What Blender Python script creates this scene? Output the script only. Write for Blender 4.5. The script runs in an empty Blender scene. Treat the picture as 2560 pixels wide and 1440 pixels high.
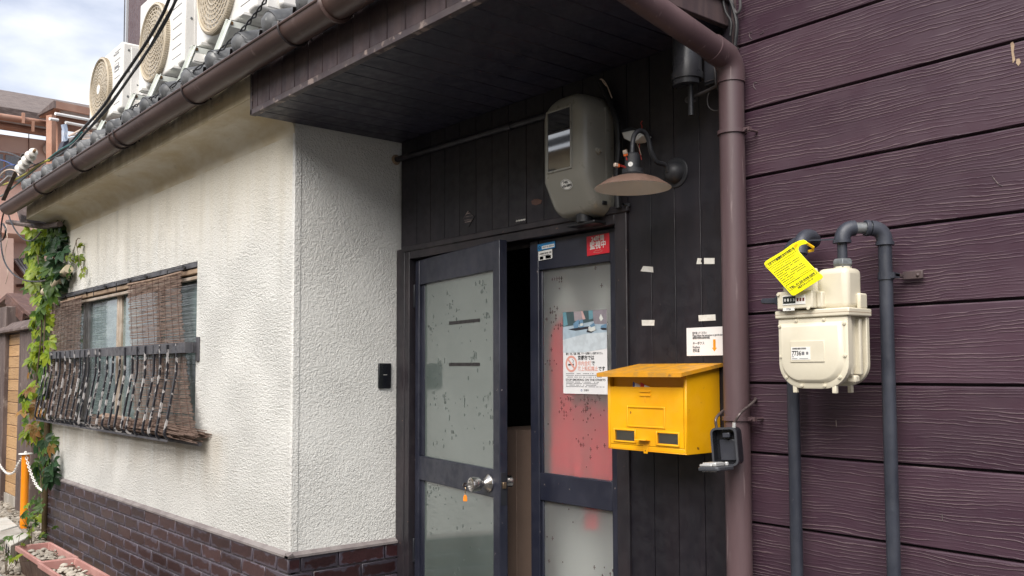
import bpy, bmesh, math, random
from mathutils import Vector, Matrix, Quaternion
rnd = random.Random(7)
R = math.radians
sc = bpy.context.scene
col = sc.collection

# ------------------------------------------------------------ camera
CAM_D, CAM_H = 2.36, 1.27            # distance to the door wall, eye height
F_PX, PY0 = 2271.27, 792.70          # focal length and principal row (2560 px wide)
YAW, PITCH, ROLL = -0.8688395, 0.0589828, 0.0031727
fw = Vector((math.sin(YAW) * math.cos(PITCH), math.cos(YAW) * math.cos(PITCH), math.sin(PITCH)))
rt0 = Vector((math.cos(YAW), -math.sin(YAW), 0.0))
dn0 = -rt0.cross(fw)
rt = math.cos(ROLL) * rt0 + math.sin(ROLL) * dn0
dn = -math.sin(ROLL) * rt0 + math.cos(ROLL) * dn0
cd = bpy.data.cameras.new('camera')
cam = bpy.data.objects.new('camera', cd)
col.objects.link(cam)
cam.matrix_world = Matrix(((rt.x, -dn.x, -fw.x, 0.0), (rt.y, -dn.y, -fw.y, -CAM_D), (rt.z, -dn.z, -fw.z, CAM_H), (0, 0, 0, 1)))
cd.sensor_width = 36.0
cd.lens = F_PX / 2560 * 36
cd.shift_y = (PY0 - 720) / 2560
cd.clip_start, cd.clip_end = 0.05, 1000
sc.camera = cam

# ------------------------------------------------------------ sky, sun, exposure
SUN_EL, SUN_AZ = R(45), R(153)       # azimuth clockwise from +Y: a veiled sun over the lane
wd = bpy.data.worlds.new('World'); sc.world = wd; wd.use_nodes = True
wn, wl = wd.node_tree.nodes, wd.node_tree.links
wn.clear()
wout = wn.new('ShaderNodeOutputWorld'); wbg = wn.new('ShaderNodeBackground')
sky = wn.new('ShaderNodeTexSky'); sky.sky_type = 'NISHITA'; sky.sun_disc = False
sky.sun_elevation = SUN_EL; sky.sun_rotation = SUN_AZ
sky.air_density = 1.0; sky.dust_density = 3.0
wtc = wn.new('ShaderNodeTexCoord'); wmp = wn.new('ShaderNodeMapping'); wmp.inputs['Scale'].default_value = (1.0, 1.0, 2.4)
wmp.inputs['Location'].default_value = (0.35, 0.2, 0.15)
wno = wn.new('ShaderNodeTexNoise'); wno.inputs['Scale'].default_value = 1.9; wno.inputs['Detail'].default_value = 7; wno.inputs['Roughness'].default_value = 0.55
wrp = wn.new('ShaderNodeValToRGB'); wrp.color_ramp.elements[0].position = 0.36; wrp.color_ramp.elements[1].position = 0.60
wrp.color_ramp.elements[0].color = (0.75, 0.75, 0.75, 1); wrp.color_ramp.elements[1].color = (0.97, 0.97, 0.97, 1)
wcl = wn.new('ShaderNodeMix'); wcl.data_type = 'RGBA'
wcn = wn.new('ShaderNodeTexNoise'); wcn.inputs['Scale'].default_value = 5.0; wcn.inputs['Detail'].default_value = 6; wcn.inputs['Roughness'].default_value = .5
wcr = wn.new('ShaderNodeValToRGB'); wcr.color_ramp.elements[0].position = .38; wcr.color_ramp.elements[1].position = .62
wcr.color_ramp.elements[0].color = (.27, .30, .375, 1); wcr.color_ramp.elements[1].color = (.54, .55, .57, 1)   # shaded and lit cloud
wcs = wn.new('ShaderNodeMix'); wcs.data_type = 'RGBA'; wcs.blend_type = 'MULTIPLY'; wcs.inputs['Factor'].default_value = 1.0; wcs.inputs['B'].default_value = (10, 10, 10, 1); wcs.clamp_result = False   # in the units of the sky texture
wl.new(wmp.outputs['Vector'], wcn.inputs['Vector']); wl.new(wcn.outputs['Fac'], wcr.inputs['Fac']); wl.new(wcr.outputs['Color'], wcs.inputs['A']); wl.new(wcs.outputs['Result'], wcl.inputs['B'])
wbg.inputs['Strength'].default_value = 0.10
wl.new(wtc.outputs['Generated'], wmp.inputs['Vector']); wl.new(wmp.outputs['Vector'], wno.inputs['Vector'])
wl.new(wno.outputs['Fac'], wrp.inputs['Fac']); wl.new(wrp.outputs['Color'], wcl.inputs['Factor'])
wsc = wn.new('ShaderNodeMix'); wsc.data_type = 'RGBA'; wsc.blend_type = 'MULTIPLY'; wsc.inputs['Factor'].default_value = 1.0
wsc.inputs['B'].default_value = (1.25, 1.1, 1.0, 1)
wl.new(sky.outputs['Color'], wsc.inputs['A']); wl.new(wsc.outputs['Result'], wcl.inputs['A'])
wl.new(wcl.outputs['Result'], wbg.inputs['Color']); wl.new(wbg.outputs['Background'], wout.inputs['Surface'])
sd = bpy.data.lights.new('sun', 'SUN'); sd.energy = 2.4; sd.angle = R(50); sd.color = (1.0, 0.965, 0.915)
sun = bpy.data.objects.new('sun', sd); col.objects.link(sun)
sdir = Vector((math.sin(SUN_AZ) * math.cos(SUN_EL), math.cos(SUN_AZ) * math.cos(SUN_EL), math.sin(SUN_EL)))
sun.rotation_euler = sdir.to_track_quat('Z', 'Y').to_euler()
sun.location = (0, -6, 9)
vs = sc.view_settings
vs.view_transform = 'Standard'; vs.look = 'None'; vs.exposure = 1.22; vs.gamma = 1.0; vs.use_curve_mapping = False
sc.cycles.max_bounces = 8; sc.cycles.diffuse_bounces = 4; sc.cycles.glossy_bounces = 4; sc.cycles.transmission_bounces = 8

# ------------------------------------------------------------ placing: points on the real planes of the place
CAMP = Vector((0, -CAM_D, CAM_H))
def ray(px, py): return rt * ((px - 1280) / F_PX) + dn * ((py - PY0) / F_PX) + fw
def PY(px, py, Y):
    v = ray(px, py); return CAMP + v * ((Y + CAM_D) / v.y)
def PX(px, py, X):
    v = ray(px, py); return CAMP + v * (X / v.x)
def PZ(px, py, Z):
    v = ray(px, py); return CAMP + v * ((Z - CAM_H) / v.z)
def PN(px, py, q, n):
    v = ray(px, py); return CAMP + v * ((q - CAMP).dot(n) / v.dot(n))

# ------------------------------------------------------------ materials
MATS = {}
class NT:
    def __init__(s, name):
        s.m = bpy.data.materials.new(name); s.m.use_nodes = True
        s.n = s.m.node_tree.nodes; s.l = s.m.node_tree.links
        s.b = s.n['Principled BSDF']; s.out = s.n['Material Output']
        MATS[name] = s.m
    def new(s, t, **kw):
        x = s.n.new(t)
        for k, v in kw.items():
            if k in x.inputs: x.inputs[k].default_value = v
            else: setattr(x, k, v)
        return x
    def link(s, a, b): s.l.new(a, b)
    def pos(s):
        if not hasattr(s, '_p'): s._p = s.new('ShaderNodeNewGeometry').outputs['Position']
        return s._p
    def mapping(s, src, scale=(1, 1, 1), loc=(0, 0, 0)):
        m = s.new('ShaderNodeMapping'); m.inputs['Scale'].default_value = scale; m.inputs['Location'].default_value = loc
        s.link(src, m.inputs['Vector']); return m.outputs['Vector']
    def noise(s, src, scale, detail=5, rough=.55, dist=0):
        x = s.new('ShaderNodeTexNoise'); x.inputs['Scale'].default_value = scale; x.inputs['Detail'].default_value = detail
        x.inputs['Roughness'].default_value = rough; x.inputs['Distortion'].default_value = dist
        s.link(src, x.inputs['Vector']); return x.outputs['Fac']
    def ramp(s, src, a, b, ca=0., cb=1.):
        x = s.new('ShaderNodeMapRange'); x.inputs['From Min'].default_value = a; x.inputs['From Max'].default_value = b
        x.inputs['To Min'].default_value = ca; x.inputs['To Max'].default_value = cb; x.interpolation_type = 'SMOOTHSTEP'
        s.link(src, x.inputs['Value']); return x.outputs['Result']
    def math(s, op, a, b=None, clamp=False):
        x = s.new('ShaderNodeMath'); x.operation = op; x.use_clamp = clamp
        for i, q in enumerate((a, b)):
            if q is None: continue
            if isinstance(q, (int, float)): x.inputs[i].default_value = q
            else: s.link(q, x.inputs[i])
        return x.outputs[0]
    def mix(s, fac, a, b):
        x = s.new('ShaderNodeMix'); x.data_type = 'RGBA'
        for k, q in (('Factor', fac), ('A', a), ('B', b)):
            if isinstance(q, (int, float)): x.inputs[k].default_value = q
            elif isinstance(q, tuple): x.inputs[k].default_value = (*q[:3], 1)
            else: s.link(q, x.inputs[k])
        return x.outputs['Result']
    def sep(s, src):
        x = s.new('ShaderNodeSeparateXYZ'); s.link(src, x.inputs[0]); return x.outputs
    def comb(s, x, y, z):
        c = s.new('ShaderNodeCombineXYZ')
        for i, q in enumerate((x, y, z)):
            if isinstance(q, (int, float)): c.inputs[i].default_value = q
            else: s.link(q, c.inputs[i])
        return c.outputs[0]
    def color(s, c): s._in('Base Color', c)
    def rough(s, c): s._in('Roughness', c)
    def _in(s, k, c):
        if isinstance(c, (int, float)): s.b.inputs[k].default_value = c
        elif isinstance(c, tuple): s.b.inputs[k].default_value = (*c[:3], 1)
        else: s.link(c, s.b.inputs[k])
    def bump(s, h, strength=.5, dist=.01):
        x = s.new('ShaderNodeBump'); x.inputs['Strength'].default_value = strength; x.inputs['Distance'].default_value = dist
        if hasattr(s, '_bn'): s.link(s._bn, x.inputs['Normal'])
        s.link(h, x.inputs['Height']); s._bn = x.outputs['Normal']; s.link(s._bn, s.b.inputs['Normal'])
    def rand(s): return s.new('ShaderNodeObjectInfo').outputs['Random']

def mat(name, c, rough=.5, c2=None, vs=5, vst=(1, 1, 1), lo=.4, hi=.65, bump=0, bs=60, bst=(1, 1, 1), bd=.004, metal=0, coat=0, spec=None, wear=None, ws=30, wlo=.66, whi=.72, rv=.12, trans=0, obj=0):
    t = NT(name); t.rough(rough); t.b.inputs['Metallic'].default_value = metal
    if coat: t.b.inputs['Coat Weight'].default_value = coat; t.b.inputs['Coat Roughness'].default_value = .08
    if spec is not None: t.b.inputs['Specular IOR Level'].default_value = spec
    cc = c
    n = t.noise(t.mapping(t.pos(), vst), vs)
    if c2 is not None: cc = t.mix(t.ramp(n, lo, hi), c, c2)
    if obj: # every piece its own tone
        x = t.new('ShaderNodeHueSaturation'); x.inputs['Value'].default_value = 1
        t.link(t.ramp(t.rand(), 0, 1, 1 - obj, 1 + obj), x.inputs['Value'])
        if isinstance(cc, tuple): x.inputs['Color'].default_value = (*cc, 1)
        else: t.link(cc, x.inputs['Color'])
        cc = x.outputs['Color']
    if wear is not None:
        w = t.noise(t.mapping(t.pos(), (1, 1, 1), (3.1, 1.7, .4)), ws, 6)
        cc = t.mix(t.ramp(w, wlo, whi), cc, wear)
    t.color(cc)
    if rv: t.rough(t.ramp(t.noise(t.pos(), 23, 4), .3, .7, max(.03, rough - rv), min(1, rough + rv)))
    if bump: t.bump(t.noise(t.mapping(t.pos(), bst), bs, 5), bump, bd)
    if trans: t.b.inputs['Transmission Weight'].default_value = trans
    return t.m

# ------------------------------------------------------------ meshes and objects
class MB:
    def __init__(s): s.v = []; s.f = []; s.T = Matrix.Identity(4)
    def add(s, vs_, fs_):
        o = len(s.v); s.v += [s.T @ Vector(p) for p in vs_]; s.f += [[i + o for i in f] for f in fs_]; return s
    def box(s, x0, x1, y0, y1, z0, z1):
        return s.add([(x0, y0, z0), (x1, y0, z0), (x1, y1, z0), (x0, y1, z0), (x0, y0, z1), (x1, y0, z1), (x1, y1, z1), (x0, y1, z1)],
                     [(0, 3, 2, 1), (4, 5, 6, 7), (0, 1, 5, 4), (1, 2, 6, 5), (2, 3, 7, 6), (3, 0, 4, 7)])
    def cbox(s, c, d): return s.box(c[0] - d[0] / 2, c[0] + d[0] / 2, c[1] - d[1] / 2, c[1] + d[1] / 2, c[2] - d[2] / 2, c[2] + d[2] / 2)
    def quad(s, a, b, c, d): return s.add([a, b, c, d], [(0, 1, 2, 3)])
    def slab(s, pts, off):                                  # a polygon thickened by the vector off
        n = len(pts); off = Vector(off); P_ = [Vector(p) for p in pts]
        return s.add(P_ + [p + off for p in P_], [tuple(range(n)), tuple(range(2 * n - 1, n - 1, -1))] + [(i, i + n, (i + 1) % n + n, (i + 1) % n) for i in range(n)])
    def bar(s, a, b, w, h, up=(0, 0, 1)):                   # a rectangular bar from a to b
        a, b = Vector(a), Vector(b); d = (b - a).normalized(); u = Vector(up)
        if abs(d.dot(u)) > .99: u = Vector((0, 1, 0))
        sx = d.cross(u).normalized(); u = sx.cross(d)
        o = [sx * (i * w / 2) + u * (j * h / 2) for i, j in ((-1, -1), (1, -1), (1, 1), (-1, 1))]
        return s.add([a + q for q in o] + [b + q for q in o], [(3, 2, 1, 0), (4, 5, 6, 7), (0, 1, 5, 4), (1, 2, 6, 5), (2, 3, 7, 6), (3, 0, 4, 7)])
    def tube(s, pts, r, n=10, cap=True):
        pts = [Vector(p) for p in pts]; k = len(pts); rr = r if isinstance(r, (list, tuple)) else [r] * k
        t0 = (pts[1] - pts[0]).normalized()
        u = t0.orthogonal().normalized(); vs_ = []
        for i in range(k):
            t = (pts[min(i + 1, k - 1)] - pts[max(i - 1, 0)]).normalized()
            if i: u = (u - t * u.dot(t)).normalized()
            w = t.cross(u)
            vs_ += [pts[i] + (u * math.cos(6.28318 * j / n) + w * math.sin(6.28318 * j / n)) * rr[i] for j in range(n)]
        fs_ = [(i * n + j, i * n + (j + 1) % n, (i + 1) * n + (j + 1) % n, (i + 1) * n + j) for i in range(k - 1) for j in range(n)]
        if cap: fs_ += [tuple(range(n - 1, -1, -1)), tuple(range((k - 1) * n, k * n))]
        return s.add(vs_, fs_)
    def lathe(s, prof, n=28, M=None):
        M = M or Matrix.Identity(4); vs_ = []; fs_ = []; k = len(prof)
        for r, z in prof: vs_ += [M @ Vector((r * math.cos(6.28318 * j / n), r * math.sin(6.28318 * j / n), z)) for j in range(n)]
        fs_ = [(i * n + j, i * n + (j + 1) % n, (i + 1) * n + (j + 1) % n, (i + 1) * n + j) for i in range(k - 1) for j in range(n)]
        return s.add(vs_, fs_)
    def cyl(s, a, b, r, n=20, r2=None):
        return s.tube([a, b], [r, r if r2 is None else r2], n)
    def build(s, name, m, parent=None, bevel=0, seg=2, smooth=35, kind=None, weld=False):
        root = parent
        while root is not None and root.parent is not None: root = root.parent
        off = root.location if root is not None else Vector((0, 0, 0))
        me = bpy.data.meshes.new(name)
        me.from_pydata([tuple(p - off) for p in s.v], [], s.f)
        bm = bmesh.new(); bm.from_mesh(me)
        if weld: bmesh.ops.remove_doubles(bm, verts=bm.verts, dist=1e-5)
        bmesh.ops.recalc_face_normals(bm, faces=bm.faces); bm.to_mesh(me); bm.free()
        if smooth:
            for p in me.polygons: p.use_smooth = True
            me.set_sharp_from_angle(angle=R(smooth))
        me.materials.append(MATS[m])
        o = bpy.data.objects.new(name, me); col.objects.link(o)
        if parent is not None: o.parent = parent
        if bevel:
            bv = o.modifiers.new('bevel', 'BEVEL'); bv.width = bevel; bv.segments = seg; bv.limit_method = 'ANGLE'; bv.angle_limit = R(40)
        if kind: o['kind'] = kind
        return o
def thing(name, label, cat, loc=(0, 0, 0), group=None):
    o = bpy.data.objects.new(name, None); col.objects.link(o); o.location = loc; o.empty_display_size = .05
    return tag(o, label, cat, group)
def tag(o, label, cat, group=None):
    o['label'] = label; o['category'] = cat
    if group: o['group'] = group
    return o
def piece(src, parent, loc, rot=None, scale=None, name=None):           # a further copy of an alike piece, sharing its mesh
    o = src.copy(); col.objects.link(o); o.parent = parent
    root = parent
    while root.parent is not None: root = root.parent
    o.location = Vector(loc) - root.location
    if rot is not None: o.rotation_euler = rot
    if scale is not None: o.scale = scale
    if name: o.name = name
    return o
def bez(pts, n=8):                                          # smooth curve through points (Catmull-Rom)
    p = [Vector(q) for q in pts]; p = [2 * p[0] - p[1]] + p + [2 * p[-1] - p[-2]]; out = []
    for i in range(1, len(p) - 2):
        for j in range(n):
            t = j / n; a, b, c, d = p[i - 1], p[i], p[i + 1], p[i + 2]
            out.append(.5 * ((2 * b) + (c - a) * t + (2 * a - 5 * b + 4 * c - d) * t * t + (3 * b - a - 3 * c + d) * t ** 3))
    return out + [p[-2]]
def text(body, size, m, org, parent, name='lettering', xd=(1, 0, 0), yd=(0, 0, 1), align='LEFT', ext=.0004, bold=0, wid=1.0, fit=None):
    c = bpy.data.curves.new('t', 'FONT'); c.body = body; c.size = size; c.align_x = align; c.align_y = 'CENTER'; c.extrude = ext; c.offset = bold
    c.resolution_u = 2
    o = bpy.data.objects.new('t', c); col.objects.link(o)
    bpy.context.view_layer.update()
    me = bpy.data.meshes.new_from_object(o.evaluated_get(bpy.context.evaluated_depsgraph_get()))
    bpy.data.objects.remove(o); bpy.data.curves.remove(c)
    xd, yd, org = Vector(xd).normalized(), Vector(yd).normalized(), Vector(org)
    root = parent
    while root.parent is not None: root = root.parent
    if fit and len(me.vertices):
        w = max(v.co.x for v in me.vertices) - min(v.co.x for v in me.vertices); wid = fit / max(w, 1e-6)
    nd = xd.cross(yd)
    for v in me.vertices:
        q = v.co.copy(); v.co = org + xd * (q.x * wid) + yd * q.y + nd * q.z - root.location
    me.materials.clear(); me.materials.append(MATS[m]); me.name = name
    ob = bpy.data.objects.new(name, me); col.objects.link(ob); ob.parent = parent
    return ob
def rrect(w, h, r, n=5):                                    # rounded rectangle outline, centred
    out = []
    for cx, cy, a0 in ((w / 2 - r, h / 2 - r, 0), (-w / 2 + r, h / 2 - r, 90), (-w / 2 + r, -h / 2 + r, 180), (w / 2 - r, -h / 2 + r, 270)):
        for i in range(n + 1):
            a = R(a0 + 90 * i / n); out.append((cx + r * math.cos(a), cy + r * math.sin(a)))
    return out
# ------------------------------------------------------------ the materials of the place
def stucco(name, base, gr, bs, bd, stain=True):
    t = NT(name); P_ = t.pos(); x, y, z = t.sep(P_)
    big = t.noise(P_, 1.3, 4); c = t.mix(t.ramp(big, .35, .7), base, tuple(q * .93 for q in base))
    g = t.noise(P_, bs, 3, .6); g2 = t.noise(t.mapping(P_, (1, 1, 1), (5, 3, 1)), bs * .45, 3, .5)
    h = t.math('ADD', t.math('MULTIPLY', t.ramp(g, .30, .72), .6), t.math('MULTIPLY', t.ramp(g2, .3, .7), .4))
    c = t.mix(t.ramp(h, .08, .42, .55, 0), c, gr)
    if stain:
        st = t.noise(t.mapping(P_, (5.5, 5.5, .55)), 1.0, 6, .6); st2 = t.noise(t.mapping(P_, (16, 16, .8), (2, 0, 7)), 1.0, 5, .6)
        run = t.math('ADD', t.math('MULTIPLY', st, .65), t.math('MULTIPLY', st2, .35))
        up = t.ramp(t.math('ADD', z, t.math('MULTIPLY', t.math('SUBTRACT', run, .5), .8)), 1.72, 2.42)
        c = t.mix(t.math('MULTIPLY', up, .55), c, (.60, .52, .36))
        # rust and soot washed down below the window railing
        lo = t.math('MULTIPLY', t.ramp(z, .55, .93), t.ramp(z, .99, .93)); lo = t.math('MULTIPLY', lo, t.ramp(x, -4.1, -4.55))
        lo = t.math('MULTIPLY', lo, t.ramp(run, .34, .6))
        c = t.mix(t.math('MULTIPLY', lo, .55), c, (.46, .385, .28))
        gy = t.math('MULTIPLY', t.ramp(st, .5, .72), t.ramp(z, 1.2, 2.0)); c = t.mix(t.math('MULTIPLY', gy, .45), c, (.40, .39, .36))
    t.color(c); t.rough(.9); t.b.inputs['Specular IOR Level'].default_value = .25
    h = t.math('MULTIPLY', h, t.ramp(t.noise(t.mapping(P_, (1, 1, 1), (4, 9, 2)), 3.2, 4), .3, .7, .55, 1.2))
    if stain: h = t.math('MULTIPLY', h, t.ramp(t.math('ADD', z, t.math('MULTIPLY', big, .5)), 2.55, 1.9, .25, 1.0))
    t.bump(h, .85, bd); return t.m
stucco('stucco', (.79, .785, .75), (.46, .44, .40), 150, .011)
stucco('stucco_fine', (.79, .785, .75), (.62, .61, .58), 150, .006, False)
t = NT('eave_plaster'); p = t.pos(); x, y, z = t.sep(p)
n1 = t.noise(t.mapping(p, (2.2, 4, 5)), 1, 6, .62); n2 = t.noise(p, 26, 5)
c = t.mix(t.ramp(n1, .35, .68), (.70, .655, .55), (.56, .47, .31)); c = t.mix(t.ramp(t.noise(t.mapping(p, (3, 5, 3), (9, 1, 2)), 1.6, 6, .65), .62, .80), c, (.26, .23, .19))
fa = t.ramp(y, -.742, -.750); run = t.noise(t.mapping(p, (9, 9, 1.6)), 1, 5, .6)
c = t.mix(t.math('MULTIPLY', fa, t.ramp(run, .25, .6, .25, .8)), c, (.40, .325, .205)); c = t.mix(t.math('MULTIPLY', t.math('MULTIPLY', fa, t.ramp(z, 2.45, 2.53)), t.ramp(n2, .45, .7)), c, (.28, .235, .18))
t.color(c); t.rough(.92); t.bump(n2, .35, .006)

def brickmat(name, cen, edge):
    t = NT(name); g = t.new('ShaderNodeTexCoord').outputs['Generated']; u, v, w = t.sep(g)
    e = t.math('MINIMUM', t.math('MULTIPLY', t.math('MINIMUM', u, t.math('SUBTRACT', 1, u)), 3.4), t.math('MINIMUM', w, t.math('SUBTRACT', 1, w)))
    n = t.noise(t.pos(), 17, 5, .6); f = t.math('ADD', e, t.math('MULTIPLY', t.math('SUBTRACT', n, .5), 1.15))
    f = t.math('ADD', f, t.math('MULTIPLY', t.math('SUBTRACT', t.rand(), .5), .12))
    ce = t.mix(t.ramp(t.noise(t.pos(), 60, 4), .3, .7), cen, tuple(q * .72 for q in cen))
    c = t.mix(t.ramp(f, .10, .20), edge, ce)
    h = t.new('ShaderNodeHueSaturation'); t.link(t.ramp(t.rand(), 0, 1, .72, 1.25), h.inputs['Value']); t.link(c, h.inputs['Color'])
    t.color(h.outputs['Color']); t.rough(t.ramp(f, .1, .3, .5, .34)); t.bump(t.noise(t.pos(), 45, 4), .12, .003); return t.m
brickmat('tile_front', (.058, .032, .033), (.086, .071, .090))
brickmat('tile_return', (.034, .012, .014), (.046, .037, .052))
mat('mortar', (.15, .13, .14), .85, (.10, .085, .09), 12, bump=.3)
mat('tile_cap', (.24, .215, .21), .75, (.17, .145, .145), 9, bump=.25)

def grain(name, c0, c1, line, fz, dist, strength, rough, obj=.1, along='x'):
    t = NT(name); p = t.pos(); x, y, z = t.sep(p)
    if along == 'x': a, b = t.math('ADD', x, t.math('MULTIPLY', y, .7)), z
    oi = t.math('MULTIPLY', t.rand(), 37.0)
    wob = t.noise(t.comb(t.math('ADD', t.math('MULTIPLY', a, 2.1), oi), 0, t.math('MULTIPLY', b, 5.5)), 1, 3, .5)
    wob2 = t.noise(t.comb(t.math('ADD', t.math('MULTIPLY', a, 13), oi), 0, t.math('MULTIPLY', b, 40)), 1, 3, .6)
    ph = t.math('ADD', t.math('ADD', t.math('MULTIPLY', b, fz), t.math('MULTIPLY', wob, 7.0)), t.math('MULTIPLY', wob2, 1.15))
    s = t.math('FRACT', ph)
    ridge = t.math('MULTIPLY', t.ramp(s, .48, .82), t.ramp(s, 1.0, .91))
    brk = t.ramp(t.noise(t.comb(t.math('ADD', t.math('MULTIPLY', a, 3.6), oi), 0, t.math('MULTIPLY', b, 55)), 1, 3), .36, .62)
    h = t.math('MULTIPLY', ridge, brk)
    tone = t.noise(t.comb(t.math('ADD', t.math('MULTIPLY', a, .9), oi), 3, t.math('MULTIPLY', b, 4)), 1, 5)
    c = t.mix(t.ramp(tone, .35, .68), c0, c1)
    c = t.mix(t.math('MULTIPLY', t.ramp(h, .45, .9), .85), c, line)
    hs = t.new('ShaderNodeHueSaturation'); t.link(t.ramp(t.rand(), 0, 1, 1 - obj, 1 + obj), hs.inputs['Value']); t.link(c, hs.inputs['Color'])
    t.color(hs.outputs['Color']); t.rough(t.ramp(t.noise(p, 14, 4), .3, .7, rough - .08, rough + .1)); t.bump(h, strength, dist); return t.m
grain('siding', (.046, .0235, .0365), (.068, .0375, .0525), (.130, .090, .100), 112, .0022, .65, .40)  # pale line colour paints highlights on the embossed ridges, along with worn grain
grain('fence_plank', (.42, .25, .115), (.50, .315, .16), (.30, .17, .08), 46, .003, .5, .62, .14)
mat('joint_dark', (.012, .009, .012), .9)
mat('plank_dark', (.0100, .0088, .0135), .48, (.0155, .0122, .0170), 3.0, (6, 6, .6), bump=.18, bs=40, bst=(8, 8, .5), bd=.002, wear=(.10, .09, .09), ws=55, wlo=.735, whi=.76, obj=.18)
mat('door_black', (.0150, .0168, .029), .40, (.024, .026, .041), 5, wear=(.24, .21, .20), ws=38, wlo=.70, whi=.735, bump=.05, bs=90)
mat('frame_black', (.017, .015, .019), .45, (.028, .022, .026), 4, (3, 3, .8), wear=(.16, .10, .075), ws=40, wlo=.715, whi=.75)
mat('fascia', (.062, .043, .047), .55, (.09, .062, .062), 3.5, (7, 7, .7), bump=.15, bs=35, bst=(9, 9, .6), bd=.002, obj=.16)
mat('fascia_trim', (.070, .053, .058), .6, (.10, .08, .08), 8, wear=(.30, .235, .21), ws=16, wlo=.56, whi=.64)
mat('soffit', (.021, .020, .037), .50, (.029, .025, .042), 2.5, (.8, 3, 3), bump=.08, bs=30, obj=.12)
t = NT('gutter'); p = t.pos()
c = t.mix(t.ramp(t.noise(t.mapping(p, (1.1, 6, 6)), 1.5, 6, .6), .36, .66), (.062, .036, .032), (.100, .062, .054)); c = t.mix(t.ramp(t.noise(t.mapping(p, (9, 9, 1.5)), 2.2, 5), .6, .78), c, (.16, .115, .105))
t.color(c); t.rough(.42); t.bump(t.noise(p, 120, 3), .04, .002)
t = NT('downpipe'); p = t.pos()
c = t.mix(t.ramp(t.noise(t.mapping(p, (5, 5, .5)), 1.5, 6, .6), .36, .66), (.078, .047, .052), (.118, .075, .080)); c = t.mix(t.ramp(t.noise(t.mapping(p, (40, 40, 3)), 1.0, 5, .6), .60, .72), c, (.22, .165, .165))
t.color(c); t.rough(.46); t.bump(t.noise(p, 120, 3), .05, .002)
mat('bracket', (.035, .028, .03), .5, (.06, .045, .04), 20, metal=.4)
mat('kawara', (.060, .062, .066), .58, (.125, .127, .13), 9, (1, 1, 1), wear=(.30, .30, .29), ws=22, wlo=.60, whi=.72, bump=.25, bs=50, obj=.22)
mat('roof_base', (.05, .045, .045), .9)
mat('aluminium', (.36, .35, .345), .42, (.27, .26, .255), 14, metal=.55)
mat('aluminium_tan', (.47, .40, .33), .5, (.36, .29, .22), 14, metal=.2)
mat('wood_worn', (.38, .275, .185), .75, (.24, .165, .11), 7, (.6, 4, 4), bump=.3, bs=40)
mat('wood_grey', (.085, .060, .055), .75, (.14, .105, .095), 4, (5, 5, .5), bump=.4, bs=40, bst=(6, 6, .4), wear=(.22, .18, .16), ws=14, wlo=.58, whi=.72)
mat('wood_red', (.085, .042, .034), .65, (.13, .068, .052), 4, (.6, 5, 5), bump=.3, bs=40)
t = NT('window_glass'); p = t.pos()
n = t.noise(t.mapping(p, (3, 3, 5)), 1.6, 6, .65); st = t.noise(t.mapping(p, (5, 5, 70)), 1, 4)
c = t.mix(t.ramp(n, .35, .7), (.10, .15, .15), (.20, .26, .25)); c = t.mix(t.math('MULTIPLY', t.ramp(st, .5, .7), .35), c, (.34, .42, .40))
t.color(c); t.rough(.22); t.b.inputs['Coat Weight'].default_value = .8; t.b.inputs['Coat Roughness'].default_value = .05; t.bump(n, .08, .01)
mat('reed', (.125, .080, .062), .75, (.215, .150, .118), 9, (1, 1, 25), bump=.3, bs=60, obj=.1, lo=.35, hi=.7)
mat('reed_pale', (.30, .21, .155), .75, (.22, .145, .105), 20)
mat('string', (.09, .05, .04), .8)
mat('iron_peeling', (.016, .016, .021), .42, wear=(.40, .38, .37), ws=21, wlo=.55, whi=.58, bump=.3, bs=30)
mat('iron_rail', (.060, .060, .070), .48, (.085, .083, .090), 10, wear=(.018, .018, .022), ws=20, wlo=.60, whi=.64)
mat('steel_white', (.64, .66, .61), .5, (.54, .57, .53), 12, wear=(.30, .18, .09), ws=17, wlo=.68, whi=.73)
mat('ac_case', (.77, .76, .73), .45, (.69, .675, .64), 4, coat=.1)
mat('ac_guard', (.42, .355, .26), .5, (.48, .42, .33), 10)
mat('ac_inside', (.80, .76, .68), .6)
mat('ac_line', (.10, .095, .10), .6)
mat('rust_screw', (.26, .15, .06), .6, (.12, .10, .09), 40, metal=.4)
mat('corrugated', (.085, .052, .060), .5, (.115, .075, .080), 1.6, (4, 4, .3))
mat('cable_black', (.012, .012, .014), .42)
mat('cable_grey', (.055, .05, .052), .55)
mat('cable_teal', (.02, .13, .13), .45); mat('cable_yellow', (.36, .34, .05), .5); mat('cable_blue', (.012, .05, .22), .45); mat('cable_cream', (.60, .47, .38), .55); mat('cable_red', (.45, .03, .02), .5)
mat('porcelain', (.72, .69, .64), .28, (.52, .49, .45), 14, coat=.5)
mat('conduit_ivory', (.52, .45, .32), .6, (.42, .35, .24), 9, bump=.2, bs=40)
mat('meter_case', (.235, .228, .198), .38, (.28, .27, .235), 3, coat=.25, bump=.05, bs=30)
t = NT('clear_glass'); t.color((.015, .018, .02)); t.rough(.03); t.b.inputs['Coat Weight'].default_value = 1; t.b.inputs['Coat IOR'].default_value = 3.0; t.b.inputs['Coat Roughness'].default_value = .03
mat('meter_plate', (.045, .045, .042), .5)
mat('sticker_white', (.74, .73, .70), .5); mat('ink', (.018, .018, .02), .6); mat('ink_grey', (.16, .16, .17), .6); mat('ink_blue', (.02, .09, .30), .5)
mat('paper', (.78, .77, .77), .7, (.73, .72, .73), 8, bump=.06, bs=14, bd=.01)
mat('tape_paper', (.70, .69, .64), .7, (.60, .58, .53), 40, bump=.2, bs=50)
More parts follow.
